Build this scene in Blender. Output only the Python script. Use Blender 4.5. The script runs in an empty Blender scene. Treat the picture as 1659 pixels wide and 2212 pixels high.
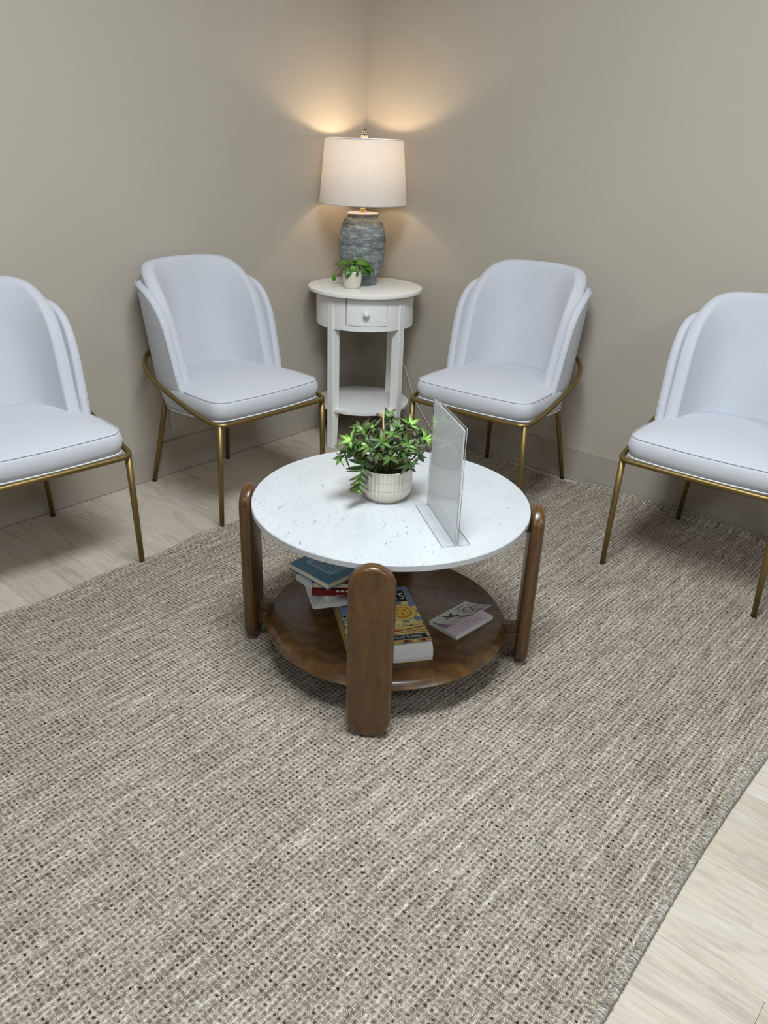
import bpy, bmesh, math, random
from mathutils import Vector, Matrix, Quaternion
R = random.Random(7)
sc = bpy.context.scene
COL = sc.collection
PI = math.pi

# ------------------------------------------------------------------ camera
cd = bpy.data.cameras.new('camera')
cam = bpy.data.objects.new('camera', cd); COL.objects.link(cam); sc.camera = cam
cd.sensor_fit = 'HORIZONTAL'; cd.sensor_width = 36.0
cd.lens = 1731.1 / 1659 * 36.0; cd.clip_start = 0.05; cd.clip_end = 60
_r = Vector((0.752012, 0.658302, 0.033402)); _u = Vector((-0.305002, 0.302601, 0.902999)); _f = Vector((-0.584338, 0.689254, -0.428343))
_m = Matrix((_r, _u, -_f)).transposed().to_4x4()
_m.translation = Vector((2.64444, -2.9055, 1.30037))
cam.matrix_world = _m

# ------------------------------------------------------------------ world, lights, exposure
w = bpy.data.worlds.new('world'); sc.world = w; w.use_nodes = True
w.node_tree.nodes['Background'].inputs[0].default_value = (0.8, 0.9, 1.0, 1)
w.node_tree.nodes['Background'].inputs[1].default_value = 0.02
sc.view_settings.view_transform = 'Standard'; sc.view_settings.look = 'None'
sc.view_settings.exposure = -0.20; sc.view_settings.gamma = 1.0
sc.view_settings.use_curve_mapping = False

CEIL = 2.7
PANELS = [(1.95, -2.0, 84), (4.6, -2.0, 40), (1.95, -4.6, 18), (4.6, -4.6, 18)]
for (x, y, p) in PANELS:
    ld = bpy.data.lights.new('ceiling_panel_light', 'AREA'); ld.shape = 'RECTANGLE'
    ld.size = 0.56; ld.size_y = 1.16; ld.energy = p; ld.color = (0.87, 0.945, 1.0)
    lo = bpy.data.objects.new('ceiling_panel_light', ld); COL.objects.link(lo); lo.location = (x, y, CEIL - 0.03)
LAMP_X, LAMP_Y = 0.1915, -0.2245

# ------------------------------------------------------------------ helpers
def lin(c):
    o = []
    for v in c:
        v /= 255.0
        o.append(v / 12.92 if v <= 0.04045 else ((v + 0.055) / 1.055) ** 2.4)
    return (*o, 1)

class NT:
    def __init__(s, name):
        s.m = bpy.data.materials.new(name); s.m.use_nodes = True
        s.t = s.m.node_tree; s.b = s.t.nodes['Principled BSDF']; s.out = s.t.nodes['Material Output']
    def n(s, typ, **kw):
        nd = s.t.nodes.new(typ)
        for k, v in kw.items():
            if k.startswith('i_'): nd.inputs[k[2:].replace('_', ' ')].default_value = v
            elif k.startswith('n_'): nd.inputs[int(k[2:])].default_value = v
            else: setattr(nd, k, v)
        return nd
    def l(s, a, b): s.t.links.new(a, b)
    def val(s, x):
        return x
    def math(s, op, a, b=None, c=None):
        nd = s.t.nodes.new('ShaderNodeMath'); nd.operation = op
        for i, v in enumerate((a, b, c)):
            if v is None: continue
            if isinstance(v, (int, float)): nd.inputs[i].default_value = v
            else: s.l(v, nd.inputs[i])
        return nd.outputs[0]
    def coords(s, scale=(1, 1, 1), rot=(0, 0, 0), kind='Object'):
        tc = s.n('ShaderNodeTexCoord'); mp = s.n('ShaderNodeMapping')
        mp.inputs['Scale'].default_value = scale; mp.inputs['Rotation'].default_value = rot
        s.l(tc.outputs[kind], mp.inputs['Vector']); return mp.outputs[0]
    def noise(s, vec, scale, detail=3, rough=0.5, dist=0.0):
        nd = s.n('ShaderNodeTexNoise'); nd.inputs['Scale'].default_value = scale; nd.inputs['Detail'].default_value = detail
        nd.inputs['Roughness'].default_value = rough; nd.inputs['Distortion'].default_value = dist
        s.l(vec, nd.inputs['Vector']); return nd.outputs['Fac']
    def ramp(s, fac, stops):
        nd = s.n('ShaderNodeValToRGB'); cr = nd.color_ramp
        while len(cr.elements) < len(stops): cr.elements.new(0.5)
        for e, (p, c) in zip(cr.elements, stops): e.position = p; e.color = c
        s.l(fac, nd.inputs[0]); return nd.outputs[0]
    def mix(s, f, a, b, typ='MIX'):
        nd = s.n('ShaderNodeMix'); nd.data_type = 'RGBA'; nd.blend_type = typ
        if isinstance(f, (int, float)): nd.inputs[0].default_value = f
        else: s.l(f, nd.inputs[0])
        for i, v in ((6, a), (7, b)):
            if isinstance(v, tuple): nd.inputs[i].default_value = v
            else: s.l(v, nd.inputs[i])
        return nd.outputs[2]
    def bump(s, h, strength, dist):
        nd = s.n('ShaderNodeBump'); nd.inputs['Strength'].default_value = strength; nd.inputs['Distance'].default_value = dist
        s.l(h, nd.inputs['Height']); s.l(nd.outputs[0], s.b.inputs['Normal'])
    def col(s, c):
        if isinstance(c, tuple): s.b.inputs['Base Color'].default_value = c
        else: s.l(c, s.b.inputs['Base Color'])
    def set(s, **kw):
        for k, v in kw.items(): s.b.inputs[k.replace('_', ' ')].default_value = v
        return s.m

def plain(name, rgb, rough=0.5, metal=0.0, **kw):
    t = NT(name); t.col(lin(rgb)); t.set(Roughness=rough, Metallic=metal, **kw); return t.m

# ------------------------------------------------------------------ materials
def m_wall():
    t = NT('wall_paint'); v = t.coords()
    n = t.noise(v, 140, 3, 0.6); n2 = t.noise(v, 3, 2)
    t.col(t.mix(n2, lin((184, 175, 162)), lin((189, 180, 167))))
    t.bump(n, 0.12, 0.0015); t.set(Roughness=0.42); t.b.inputs['Specular IOR Level'].default_value = 0.35; return t.m
def m_fabric():
    t = NT('pale_boucle_fabric'); v = t.coords()
    n = t.noise(v, 420, 3, 0.7); n2 = t.noise(v, 60, 3)
    t.col(t.mix(n, lin((190, 191, 198)), lin((216, 218, 224))))
    h = t.math('ADD', n, t.math('MULTIPLY', n2, 0.5)); t.bump(h, 0.35, 0.002)
    t.set(Roughness=0.95); t.b.inputs['Sheen Weight'].default_value = 0.25; t.b.inputs['Specular IOR Level'].default_value = 0.15; return t.m
def m_brass():
    t = NT('brushed_brass'); v = t.coords((1, 1, 0.1))
    n = t.noise(v, 60, 3)
    t.col(t.mix(n, lin((122, 102, 60)), lin((146, 124, 78)))); t.set(Metallic=0.8, Roughness=0.42); return t.m
def m_wood(name, scale=(1, 1, 1), a=(54, 35, 15), b=(120, 84, 42), cc=(88, 60, 29), rings=True):
    t = NT(name); v = t.coords(scale)
    n = t.noise(v, 5, 5, 0.6, 0.6)
    wv = t.n('ShaderNodeTexWave', wave_type='BANDS', bands_direction='X'); wv.inputs['Scale'].default_value = 4.0
    wv.inputs['Distortion'].default_value = 7.0; wv.inputs['Detail'].default_value = 3.0; wv.inputs['Detail Scale'].default_value = 1.2
    t.l(v, wv.inputs['Vector'])
    f = t.math('ADD', t.math('MULTIPLY', wv.outputs['Fac'], 0.22), t.math('MULTIPLY', n, 0.78))
    c = t.ramp(f, [(0.2, lin(a)), (0.5, lin(cc)), (0.8, lin(b))])
    fine = t.noise(t.coords((scale[0] * 30, scale[1] * 30, scale[2] * 30)), 3, 3)
    t.col(t.mix(0.25, c, t.ramp(fine, [(0.35, lin((44, 28, 14))), (0.65, lin((112, 80, 46)))])))
    t.set(Roughness=0.3); t.b.inputs['Coat Weight'].default_value = 0.25; t.b.inputs['Coat Roughness'].default_value = 0.22
    return t.m
def m_marble():
    t = NT('speckled_white_marble'); ang = -math.atan2(0.658, 0.752)
    v = t.coords((1, 1, 1), (0, 0, ang)); vs = t.coords((0.45, 1.1, 1), (0, 0, ang))
    big = t.noise(vs, 6, 4, 0.6, 0.5); sp = t.noise(vs, 66, 4, 0.6, 0.15); sp2 = t.noise(vs, 140, 3, 0.6, 0.1)
    base = t.ramp(big, [(0.3, lin((192, 195, 197))), (0.7, lin((204, 207, 208)))])
    mask = t.ramp(sp, [(0.63, (0, 0, 0, 1)), (0.72, (1, 1, 1, 1))])
    dens = t.ramp(t.noise(vs, 5.0, 2, 0.5), [(0.42, (0, 0, 0, 1)), (0.62, (1, 1, 1, 1))])
    m2 = t.ramp(sp2, [(0.60, (0, 0, 0, 1)), (0.70, (1, 1, 1, 1))])
    f = t.math('MULTIPLY', mask, t.math('MULTIPLY_ADD', dens, 0.75, 0.12))
    f = t.math('ADD', f, t.math('MULTIPLY', m2, 0.30))
    c = t.mix(t.math('MINIMUM', f, 1.0), base, lin((104, 110, 116)))
    t.col(c); t.set(Roughness=0.28); return t.m
def m_plank():
    t = NT('greige_plank_vinyl')
    oi = t.n('ShaderNodeObjectInfo'); tc = t.n('ShaderNodeTexCoord')
    off = t.n('ShaderNodeVectorMath', operation='MULTIPLY_ADD')
    t.l(oi.outputs['Random'], off.inputs[0]); off.inputs[1].default_value = (37, 53, 11); t.l(tc.outputs['Object'], off.inputs[2])
    mp = t.n('ShaderNodeMapping'); mp.inputs['Scale'].default_value = (1.6, 5.5, 1); t.l(off.outputs[0], mp.inputs['Vector'])
    mp2 = t.n('ShaderNodeMapping'); mp2.inputs['Scale'].default_value = (4, 75, 1); t.l(off.outputs[0], mp2.inputs['Vector'])
    n = t.noise(mp.outputs[0], 2.6, 9, 0.66, 1.1); g = t.noise(mp2.outputs[0], 2.0, 4, 0.6, 0.3)
    c = t.ramp(n, [(0.30, lin((122, 106, 96))), (0.42, lin((164, 148, 137))), (0.50, lin((196, 181, 160))), (0.58, lin((186, 176, 168))), (0.68, lin((212, 209, 204)))])
    tone = t.ramp(oi.outputs['Random'], [(0.0, lin((148, 130, 116))), (0.35, lin((206, 195, 180))), (0.6, lin((172, 156, 142))), (1.0, lin((218, 211, 202)))])
    c = t.mix(0.45, c, tone)
    c = t.mix(0.28, c, t.ramp(g, [(0.3, lin((140, 124, 110))), (0.6, lin((222, 214, 203)))]))
    blot = t.noise(off.outputs[0], 5, 3, 0.6); c = t.mix(t.math('MULTIPLY', blot, 0.30), c, lin((216, 204, 178)))
    t.col(c); t.bump(g, 0.15, 0.001); t.set(Roughness=0.5); t.b.inputs['Specular IOR Level'].default_value = 0.3; return t.m
def m_rug():
    t = NT('woven_rug'); tc = t.n('ShaderNodeTexCoord'); sx = t.n('ShaderNodeSeparateXYZ'); 
    wob = t.n('ShaderNodeTexNoise'); wob.inputs['Scale'].default_value = 60; wob.inputs['Detail'].default_value = 4; t.l(tc.outputs['Object'], wob.inputs['Vector'])
    va = t.n('ShaderNodeVectorMath', operation='MULTIPLY_ADD'); t.l(wob.outputs['Color'], va.inputs[0]); va.inputs[1].default_value = (0.009, 0.009, 0); t.l(tc.outputs['Object'], va.inputs[2])
    t.l(va.outputs[0], sx.inputs[0])
    PX, PY = 0.0115, 0.0110
    X = t.math('DIVIDE', sx.outputs[0], PX); Y = t.math('DIVIDE', sx.outputs[1], PY)
    fx = t.math('FRACT', X); fy = t.math('FRACT', Y); cx = t.math('FLOOR', X); cy = t.math('FLOOR', Y)
    cv = t.n('ShaderNodeCombineXYZ'); t.l(cx, cv.inputs[0]); t.l(cy, cv.inputs[1])
    wn = t.n('ShaderNodeTexWhiteNoise'); wn.noise_dimensions = '2D'; t.l(cv.outputs[0], wn.inputs['Vector'])
    def sq(a, c, k): return t.math('POWER', t.math('MULTIPLY', t.math('SUBTRACT', a, c), k), 2.0)
    # dark openings: one small ellipse per cell, each of its own depth
    r2 = t.math('ADD', sq(fx, 0.5, 3.3), sq(fy, 0.5, 4.2))
    hole = t.math('MAXIMUM', t.math('SUBTRACT', 1.0, r2), 0.0)
    hole = t.math('MINIMUM', t.math('MULTIPLY', hole, 1.6), 1.0)
    deep = t.math('POWER', wn.outputs['Value'], 2.4)
    gapm = t.math('MULTIPLY', hole, t.math('MULTIPLY_ADD', deep, 0.95, 0.06)); hole = t.math('MULTIPLY', hole, deep)
    # ribs of yarn along y, with slubs that run bright for a while
    rib = t.math('ABSOLUTE', t.math('SINE', t.math('MULTIPLY', X, PI)))          # 0 on the rib line, 1 between ribs
    mp = t.n('ShaderNodeMapping'); mp.inputs['Scale'].default_value = (75, 6, 1); t.l(tc.outputs['Object'], mp.inputs['Vector'])
    slub = t.noise(mp.outputs[0], 1.0, 3, 0.6)
    mp3 = t.n('ShaderNodeMapping'); mp3.inputs['Scale'].default_value = (420, 90, 1); t.l(va.outputs[0], mp3.inputs['Vector'])
    fib = t.noise(mp3.outputs[0], 1.0, 3, 0.65)
    fib2 = t.noise(tc.outputs['Object'], 700, 2, 0.6)
    big = t.noise(tc.outputs['Object'], 2.0, 3, 0.5)
    loopb = t.noise(va.outputs[0], 130, 2, 0.5)
    f = t.math('MULTIPLY_ADD', t.math('SUBTRACT', fib, 0.5), 1.0, 0.5)
    f = t.math('ADD', f, t.math('MULTIPLY', t.math('SUBTRACT', slub, 0.5), 0.75))
    f = t.math('ADD', f, t.math('MULTIPLY', t.math('SUBTRACT', fib2, 0.5), 0.45))
    f = t.math('ADD', f, t.math('MULTIPLY', t.math('SUBTRACT', loopb, 0.5), 0.8))
    f = t.math('ADD', f, t.math('MULTIPLY', t.math('SUBTRACT', wn.outputs['Color'], 0.5), 0.16))
    f = t.math('ADD', f, t.math('MULTIPLY', t.math('SUBTRACT', big, 0.5), 0.16))
    f = t.math('ADD', f, t.math('MULTIPLY', t.math('SUBTRACT', 0.45, rib), 0.16))
    c = t.ramp(f, [(0.15, lin((86, 75, 63))), (0.40, lin((140, 128, 112))), (0.62, lin((176, 165, 149))), (0.92, lin((230, 224, 214)))])
    c = t.mix(t.math('MAXIMUM', t.math('MINIMUM', gapm, 1.0), 0.0), c, lin((36, 30, 26)))
    # light beaded chain stitches along x, two per row
    Y2 = t.math('MULTIPLY', Y, 1.0)
    ch = t.math('GREATER_THAN', t.math('ABSOLUTE', t.math('SUBTRACT', t.math('FRACT', Y2), 0.5)), 0.425)
    bs = t.math('SINE', t.math('MULTIPLY', t.math('DIVIDE', sx.outputs[0], 0.0034), 2 * PI))
    bd = t.math('GREATER_THAN', bs, 0.25); bk = t.math('LESS_THAN', bs, -0.45)
    c = t.mix(t.math('MULTIPLY', t.math('MULTIPLY', ch, bk), 0.42), c, lin((78, 68, 58)))
    chm = t.math('MULTIPLY', t.math('MULTIPLY', ch, bd), 0.78)
    c = t.mix(chm, c, lin((236, 232, 224)))
    t.col(c)
    h = t.math('SUBTRACT', t.math('MULTIPLY', fib, 0.6), t.math('MULTIPLY', hole, 0.8)); h = t.math('ADD', h, t.math('MULTIPLY', chm, 0.4)); h = t.math('SUBTRACT', h, t.math('MULTIPLY', rib, 0.3))
    t.bump(h, 0.7, 0.004); t.set(Roughness=0.85); t.b.inputs['Specular IOR Level'].default_value = 0.25
    return t.m
def m_binding():
    t = NT('rug_binding_yarn'); tc = t.n('ShaderNodeTexCoord')
    n = t.noise(t.coords((1, 1, 1)), 260, 2, 0.6)
    wv = t.noise(t.coords((40, 260, 40)), 1.0, 2, 0.5)
    t.col(t.ramp(t.math('ADD', t.math('MULTIPLY', n, 0.5), t.math('MULTIPLY', wv, 0.5)), [(0.35, lin((96, 86, 74))), (0.5, lin((150, 141, 128))), (0.66, lin((206, 202, 194)))]))
    t.bump(wv, 0.8, 0.003); t.set(Roughness=0.6); return t.m
def m_jar():
    t = NT('weathered_grey_stoneware'); v1 = t.coords((1, 1, 1))
    n = t.noise(t.coords((1, 1, 3)), 16, 5, 0.7); n2 = t.noise(v1, 60, 4, 0.7); ln = t.noise(t.coords((10, 10, 170)), 1.6, 3, 0.6)
    f = t.math('ADD', t.math('MULTIPLY', n, 0.5), t.math('ADD', t.math('MULTIPLY', n2, 0.25), t.math('MULTIPLY', ln, 0.28)))
    t.col(t.ramp(f, [(0.40, lin((74, 77, 77))), (0.49, lin((118, 126, 128))), (0.56, lin((148, 154, 153))), (0.66, lin((200, 199, 192)))]))
    t.bump(t.math('ADD', ln, n2), 0.5, 0.003); t.set(Roughness=0.85); return t.m
def m_shade():
    t = NT('linen_shade'); v = t.coords()
    a = t.noise(t.coords((260, 260, 12)), 1, 2); b = t.noise(t.coords((12, 12, 300)), 1, 2)
    f = t.math('ADD', t.math('MULTIPLY', a, 0.5), t.math('MULTIPLY', b, 0.5))
    c = t.ramp(f, [(0.3, lin((214, 208, 203))), (0.7, lin((224, 218, 213)))])
    d = t.n('ShaderNodeBsdfDiffuse'); tr = t.n('ShaderNodeBsdfTranslucent'); mx = t.n('ShaderNodeMixShader')
    t.l(c, d.inputs[0]); tr.inputs[0].default_value = (0.90, 0.86, 0.84, 1); mx.inputs[0].default_value = 0.13
    t.l(d.outputs[0], mx.inputs[1]); t.l(tr.outputs[0], mx.inputs[2]); t.l(mx.outputs[0], t.out.inputs['Surface'])
    return t.m
def m_leaf(name, base, tip, edge, zlen=0.03):
    t = NT(name); tc = t.n('ShaderNodeTexCoord'); s = t.n('ShaderNodeSeparateXYZ'); t.l(tc.outputs['Object'], s.inputs[0])
    f = t.math('DIVIDE', s.outputs[1], zlen)
    n = t.noise(tc.outputs['Object'], 120, 2)
    oi = t.n('ShaderNodeObjectInfo')
    c = t.ramp(t.math('ADD', f, t.math('MULTIPLY', t.math('SUBTRACT', n, 0.5), 0.3)), [(0.0, lin(base)), (0.75, lin(tip)), (1.0, lin(edge))])
    c = t.mix(t.math('MULTIPLY', oi.outputs['Random'], 0.22), c, lin(edge))
    t.col(c); t.set(Roughness=0.38); t.b.inputs['Subsurface Weight'].default_value = 0.0; return t.m
def m_glass():
    t = NT('clear_acrylic'); tr = t.n('ShaderNodeBsdfTransparent'); gl = t.n('ShaderNodeBsdfGlossy'); fr = t.n('ShaderNodeFresnel'); mx = t.n('ShaderNodeMixShader')
    tr.inputs[0].default_value = (0.99, 0.993, 0.995, 1); gl.inputs['Roughness'].default_value = 0.01; fr.inputs['IOR'].default_value = 1.45
    ge = t.n('ShaderNodeNewGeometry'); t.l(t.math('MULTIPLY', fr.outputs[0], t.math('SUBTRACT', 1.0, ge.outputs['Backfacing'])), mx.inputs[0]); t.l(tr.outputs[0], mx.inputs[1]); t.l(gl.outputs[0], mx.inputs[2]); t.l(mx.outputs[0], t.out.inputs['Surface']); return t.m
def m_thickcover():
    t = NT('painted_cover'); v = t.coords((1, 1, 1))
    n = t.noise(v, 60, 4, 0.7, 1.5)
    t.col(t.ramp(n, [(0.36, lin((48, 40, 30))), (0.43, lin((206, 186, 96))), (0.54, lin((226, 210, 130))), (0.6, lin((150, 60, 34))), (0.66, lin((96, 120, 160)))]))
    t.set(Roughness=0.3); return t.m
def m_pages():
    t = NT('book_pages'); v = t.coords((1, 1, 1)); n = t.noise(t.coords((2, 2, 900)), 1.5, 2)
    t.col(t.ramp(n, [(0.3, lin((226, 224, 222))), (0.7, lin((250, 250, 250)))])); t.set(Roughness=0.8); return t.m

M = dict(wall=m_wall(), fabric=m_fabric(), brass=m_brass(), marble=m_marble(), plank=m_plank(), rug=m_rug(), binding=m_binding(), jar=m_jar(), shade=m_shade(), glass=m_glass(),
    wood=m_wood('walnut_leg_wood', (6, 6, 1.2)), wood_disc=m_wood('walnut_shelf_wood', (1.6, 5.0, 3)), cover=m_thickcover(), pages=m_pages(),
    trim=plain('trim_paint', (174, 165, 152), 0.35), ceiling=plain('ceiling_tile', (96, 96, 94), 0.8), farwall=plain('far_wall_paint', (90, 86, 80), 0.7), subfloor=plain('subfloor', (140, 126, 112), 0.9),
    white=plain('white_lacquer', (248, 247, 243), 0.3), gap=plain('painted_gap_shade', (18, 16, 12), 0.9), knob=plain('white_knob', (250, 249, 246), 0.22),
    pot=plain('cream_glazed_pot', (226, 217, 202), 0.35), pot2=plain('small_cream_pot', (222, 216, 196), 0.3), soil=plain('dark_soil', (24, 20, 16), 0.95),
    stick=plain('bamboo_stick', (206, 168, 116), 0.6), stem=plain('green_stem', (128, 150, 78), 0.5), cap=plain('black_rubber', (16, 15, 14), 0.6),
    piping=plain('pale_piping', (222, 222, 226), 0.9), seam=plain('seam_thread', (206, 208, 214), 0.95), paper=plain('white_insert_paper', (240, 240, 242), 0.6), brassball=plain('polished_brass', (222, 196, 130), 0.2, 1.0),
    nickel=plain('brushed_nickel', (200, 196, 190), 0.25, 1.0), cord=plain('clear_white_cord', (212, 210, 204), 0.35), plate=plain('greige_cover_plate', (196, 190, 178), 0.35),
    blue=plain('steel_blue_cover', (66, 130, 164), 0.4), lightblue=plain('light_blue_print', (136, 182, 212), 0.4), ink=plain('navy_ink', (22, 30, 52), 0.5), white_ink=plain('white_ink', (232, 232, 232), 0.5),
    red=plain('dark_red_cover', (122, 18, 24), 0.4), cream=plain('cream_pages', (226, 218, 200), 0.8), whitecover=plain('white_cover', (232, 236, 234), 0.4),
    navy=plain('navy_print', (16, 20, 50), 0.4), black=plain('black_print', (10, 10, 14), 0.4), sky=plain('cover_blue', (112, 132, 166), 0.4), gold=plain('gold_print', (224, 190, 78), 0.4), pale=plain('pale_gold_print', (232, 214, 150), 0.4), orange=plain('orange_print', (206, 142, 36), 0.4), brown=plain('brown_print', (110, 66, 24), 0.5), redprint=plain('red_print', (160, 44, 28), 0.5),
    greycover=plain('pale_grey_cover', (206, 206, 202), 0.4), pink=plain('pink_paper', (226, 208, 216), 0.6), pinkline=plain('rose_line', (178, 84, 110), 0.6), darkgreen=plain('dark_green_print', (24, 40, 36), 0.5), teal=plain('teal_fleck', (20, 150, 160), 0.5),
    leaf_dark=m_leaf('succulent_leaf_dark', (82, 118, 54), (76, 106, 56), (70, 66, 44)), leaf_mid=m_leaf('succulent_leaf_green', (112, 152, 66), (92, 132, 60), (78, 76, 46)), leaf_light=m_leaf('succulent_leaf_light', (182, 214, 110), (138, 186, 80), (108, 142, 66)),
    leaf_pothos=m_leaf('heart_leaf_green', (104, 150, 46), (50, 106, 28), (34, 78, 24), 0.045), diffuser=None, bulb=plain('bulb_glass', (250, 236, 210), 0.4))
t = NT('white_insert'); d_ = t.n('ShaderNodeBsdfDiffuse'); tl = t.n('ShaderNodeBsdfTranslucent'); mx = t.n('ShaderNodeMixShader'); mx.inputs[0].default_value = 0.45
for q in (d_, tl): q.inputs[0].default_value = (0.96, 0.96, 0.97, 1)
t.l(d_.outputs[0], mx.inputs[1]); t.l(tl.outputs[0], mx.inputs[2]); t.l(mx.outputs[0], t.out.inputs['Surface']); M['paper'] = t.m
M['edge'] = plain('acrylic_edge', (150, 156, 160), 0.2)
t = NT('panel_diffuser'); t.col((0.9, 0.9, 0.9, 1)); t.b.inputs['Emission Color'].default_value = (0.9, 0.96, 1, 1); t.b.inputs['Emission Strength'].default_value = 3.0; M['diffuser'] = t.m

def link(name, me, mat, parent=None, smooth=False):
    o = bpy.data.objects.new(name, me); COL.objects.link(o)
    if mat is not None and not me.materials: me.materials.append(mat)
    if smooth:
        for p in me.polygons: p.use_smooth = True
    if parent is not None: o.parent = parent
    return o
def mesh(name, vs, fs):
    me = bpy.data.meshes.new(name); me.from_pydata([tuple(v) for v in vs], [], fs); me.update(); return me
def tag(o, label=None, cat=None, group=None, kind=None):
    if label: o['label'] = label
    if cat: o['category'] = cat
    if group: o['group'] = group
    if kind: o['kind'] = kind
    return o
def empty(name, loc, rz=0, label=None, cat=None, group=None):
    o = bpy.data.objects.new(name, None); COL.objects.link(o); o.location = loc; o.rotation_euler = (0, 0, rz)
    o.empty_display_size = 0.05; return tag(o, label, cat, group)
def fixn(me):
    bm = bmesh.new(); bm.from_mesh(me); bmesh.ops.recalc_face_normals(bm, faces=bm.faces); bm.to_mesh(me); bm.free(); return me
def box(name, lo, hi, mat, parent=None, bev=0.0, seg=2, M4=None):
    bm = bmesh.new(); bmesh.ops.create_cube(bm, size=1)
    for v in bm.verts: v.co = Vector([lo[i] + (v.co[i] + 0.5) * (hi[i] - lo[i]) for i in range(3)])
    if bev: bmesh.ops.bevel(bm, geom=bm.edges[:], offset=bev, segments=seg, affect='EDGES', profile=0.5)
    if M4 is not None: bm.transform(M4)
    me = bpy.data.meshes.new(name); bm.to_mesh(me); bm.free(); return link(name, me, mat, parent)
def lathe(name, prof, mat, parent=None, seg=64, loc=(0, 0, 0), smooth=True, rfun=None, caps=True):
    vs, fs = [], []
    for (r, z) in prof:
        for k in range(seg):
            a = 2 * PI * k / seg; rr = r if rfun is None else rfun(r, z, a)
            vs.append((loc[0] + rr * math.cos(a), loc[1] + rr * math.sin(a), loc[2] + z))
    for i in range(len(prof) - 1):
        for k in range(seg):
            k2 = (k + 1) % seg; fs.append((i * seg + k, i * seg + k2, (i + 1) * seg + k2, (i + 1) * seg + k))
    if caps:
        fs.append(tuple(reversed(range(seg)))); n = (len(prof) - 1) * seg; fs.append(tuple(n + k for k in range(seg)))
    me = mesh(name, vs, fs)
    o = link(name, me, mat, parent)
    if smooth:
        for p in me.polygons: p.use_smooth = len(p.vertices) == 4
        me.set_sharp_from_angle(angle=math.radians(38)) if hasattr(me, 'set_sharp_from_angle') else None
    return o
def catmull(pts, n=8, closed=False):
    P = [Vector(p) for p in pts]; out = []; m = len(P); rng = range(m if closed else m - 1)
    for i in rng:
        if closed: p0, p1, p2, p3 = P[(i - 1) % m], P[i], P[(i + 1) % m], P[(i + 2) % m]
        else: p0, p1, p2, p3 = P[max(i - 1, 0)], P[i], P[i + 1], P[min(i + 2, m - 1)]
        for k in range(n):
            t = k / n; out.append(0.5 * ((2 * p1) + (p2 - p0) * t + (2 * p0 - 5 * p1 + 4 * p2 - p3) * t * t + (3 * p1 - p0 - 3 * p2 + p3) * t ** 3))
    if not closed: out.append(P[-1])
    return out
def tube_mesh(name, pts, r, seg=10, closed=False):
    pts = [Vector(p) for p in pts]; n = len(pts); vs, fs = [], []
    rr = (lambda i: r) if not callable(r) else (lambda i: r(i / (n - 1)))
    T = []
    for i in range(n):
        a = pts[(i - 1) % n] if closed or i > 0 else pts[i]; b = pts[(i + 1) % n] if closed or i < n - 1 else pts[i]
        T.append((b - a).normalized())
    up = Vector((0, 0, 1)) if abs(T[0].z) < 0.9 else Vector((1, 0, 0)); N = T[0].cross(up).normalized()
    for i in range(n):
        if i: N = T[i - 1].rotation_difference(T[i]) @ N
        N = (N - T[i] * N.dot(T[i])).normalized(); B = T[i].cross(N)
        for k in range(seg):
            a = 2 * PI * k / seg; vs.append(pts[i] + (N * math.cos(a) + B * math.sin(a)) * rr(i))
    L = n if closed else n - 1
    for i in range(L):
        j = (i + 1) % n
        for k in range(seg):
            k2 = (k + 1) % seg; fs.append((i * seg + k, i * seg + k2, j * seg + k2, j * seg + k))
    if not closed: fs.append(tuple(reversed(range(seg)))); fs.append(tuple((n - 1) * seg + k for k in range(seg)))
    me = mesh(name, vs, fs)
    fixn(me)
    for p in me.polygons: p.use_smooth = len(p.vertices) == 4
    return me
def tube(name, pts, r, mat, parent=None, seg=10, closed=False): return link(name, tube_mesh(name, pts, r, seg, closed), mat, parent)
def prism(name, poly, z0, z1, mat, parent=None, bev=0.0, seg=2, M4=None, smooth=False):
    bm = bmesh.new(); vb = [bm.verts.new((x, y, z0)) for x, y in poly]; f = bm.faces.new(vb)
    r = bmesh.ops.extrude_face_region(bm, geom=[f]); vt = [g for g in r['geom'] if isinstance(g, bmesh.types.BMVert)]
    bmesh.ops.translate(bm, verts=vt, vec=(0, 0, z1 - z0)); bmesh.ops.recalc_face_normals(bm, faces=bm.faces)
    if bev:
        ed = [e for e in bm.edges if abs(e.verts[0].co.z - e.verts[1].co.z) < 1e-7]
        bmesh.ops.bevel(bm, geom=ed, offset=bev, segments=seg, affect='EDGES', profile=0.5)
    if M4 is not None: bm.transform(M4)
    me = bpy.data.meshes.new(name); bm.to_mesh(me); bm.free(); o = link(name, me, mat, parent)
    if smooth:
        for p in me.polygons: p.use_smooth = True
        me.set_sharp_from_angle(angle=math.radians(50))
    return o
def text(name, s, size, mat, parent, M4, spacing=1.0, align='LEFT', ext=0.0002, xs=1.0, fit=None):
    cu = bpy.data.curves.new(name, 'FONT'); cu.body = s; cu.size = size; cu.align_x = align; cu.space_character = spacing; cu.extrude = ext; cu.resolution_u = 3
    tmp = bpy.data.objects.new(name + '_tmp', cu); COL.objects.link(tmp); dg = bpy.context.evaluated_depsgraph_get()
    me = bpy.data.meshes.new_from_object(tmp.evaluated_get(dg)); bpy.data.objects.remove(tmp)
    if fit:
        w_ = max(v.co.x for v in me.vertices) - min(v.co.x for v in me.vertices); xs = fit / w_
    me.materials.clear(); me.transform(M4 @ Matrix.Diagonal((xs, 1, 1, 1))); me.name = name
    return link(name, me, mat, parent)
def copy_tree(o, parent=None):
    c = o.copy(); COL.objects.link(c); c.parent = parent
    for ch in list(o.children): copy_tree(ch, c)
    return c

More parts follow.
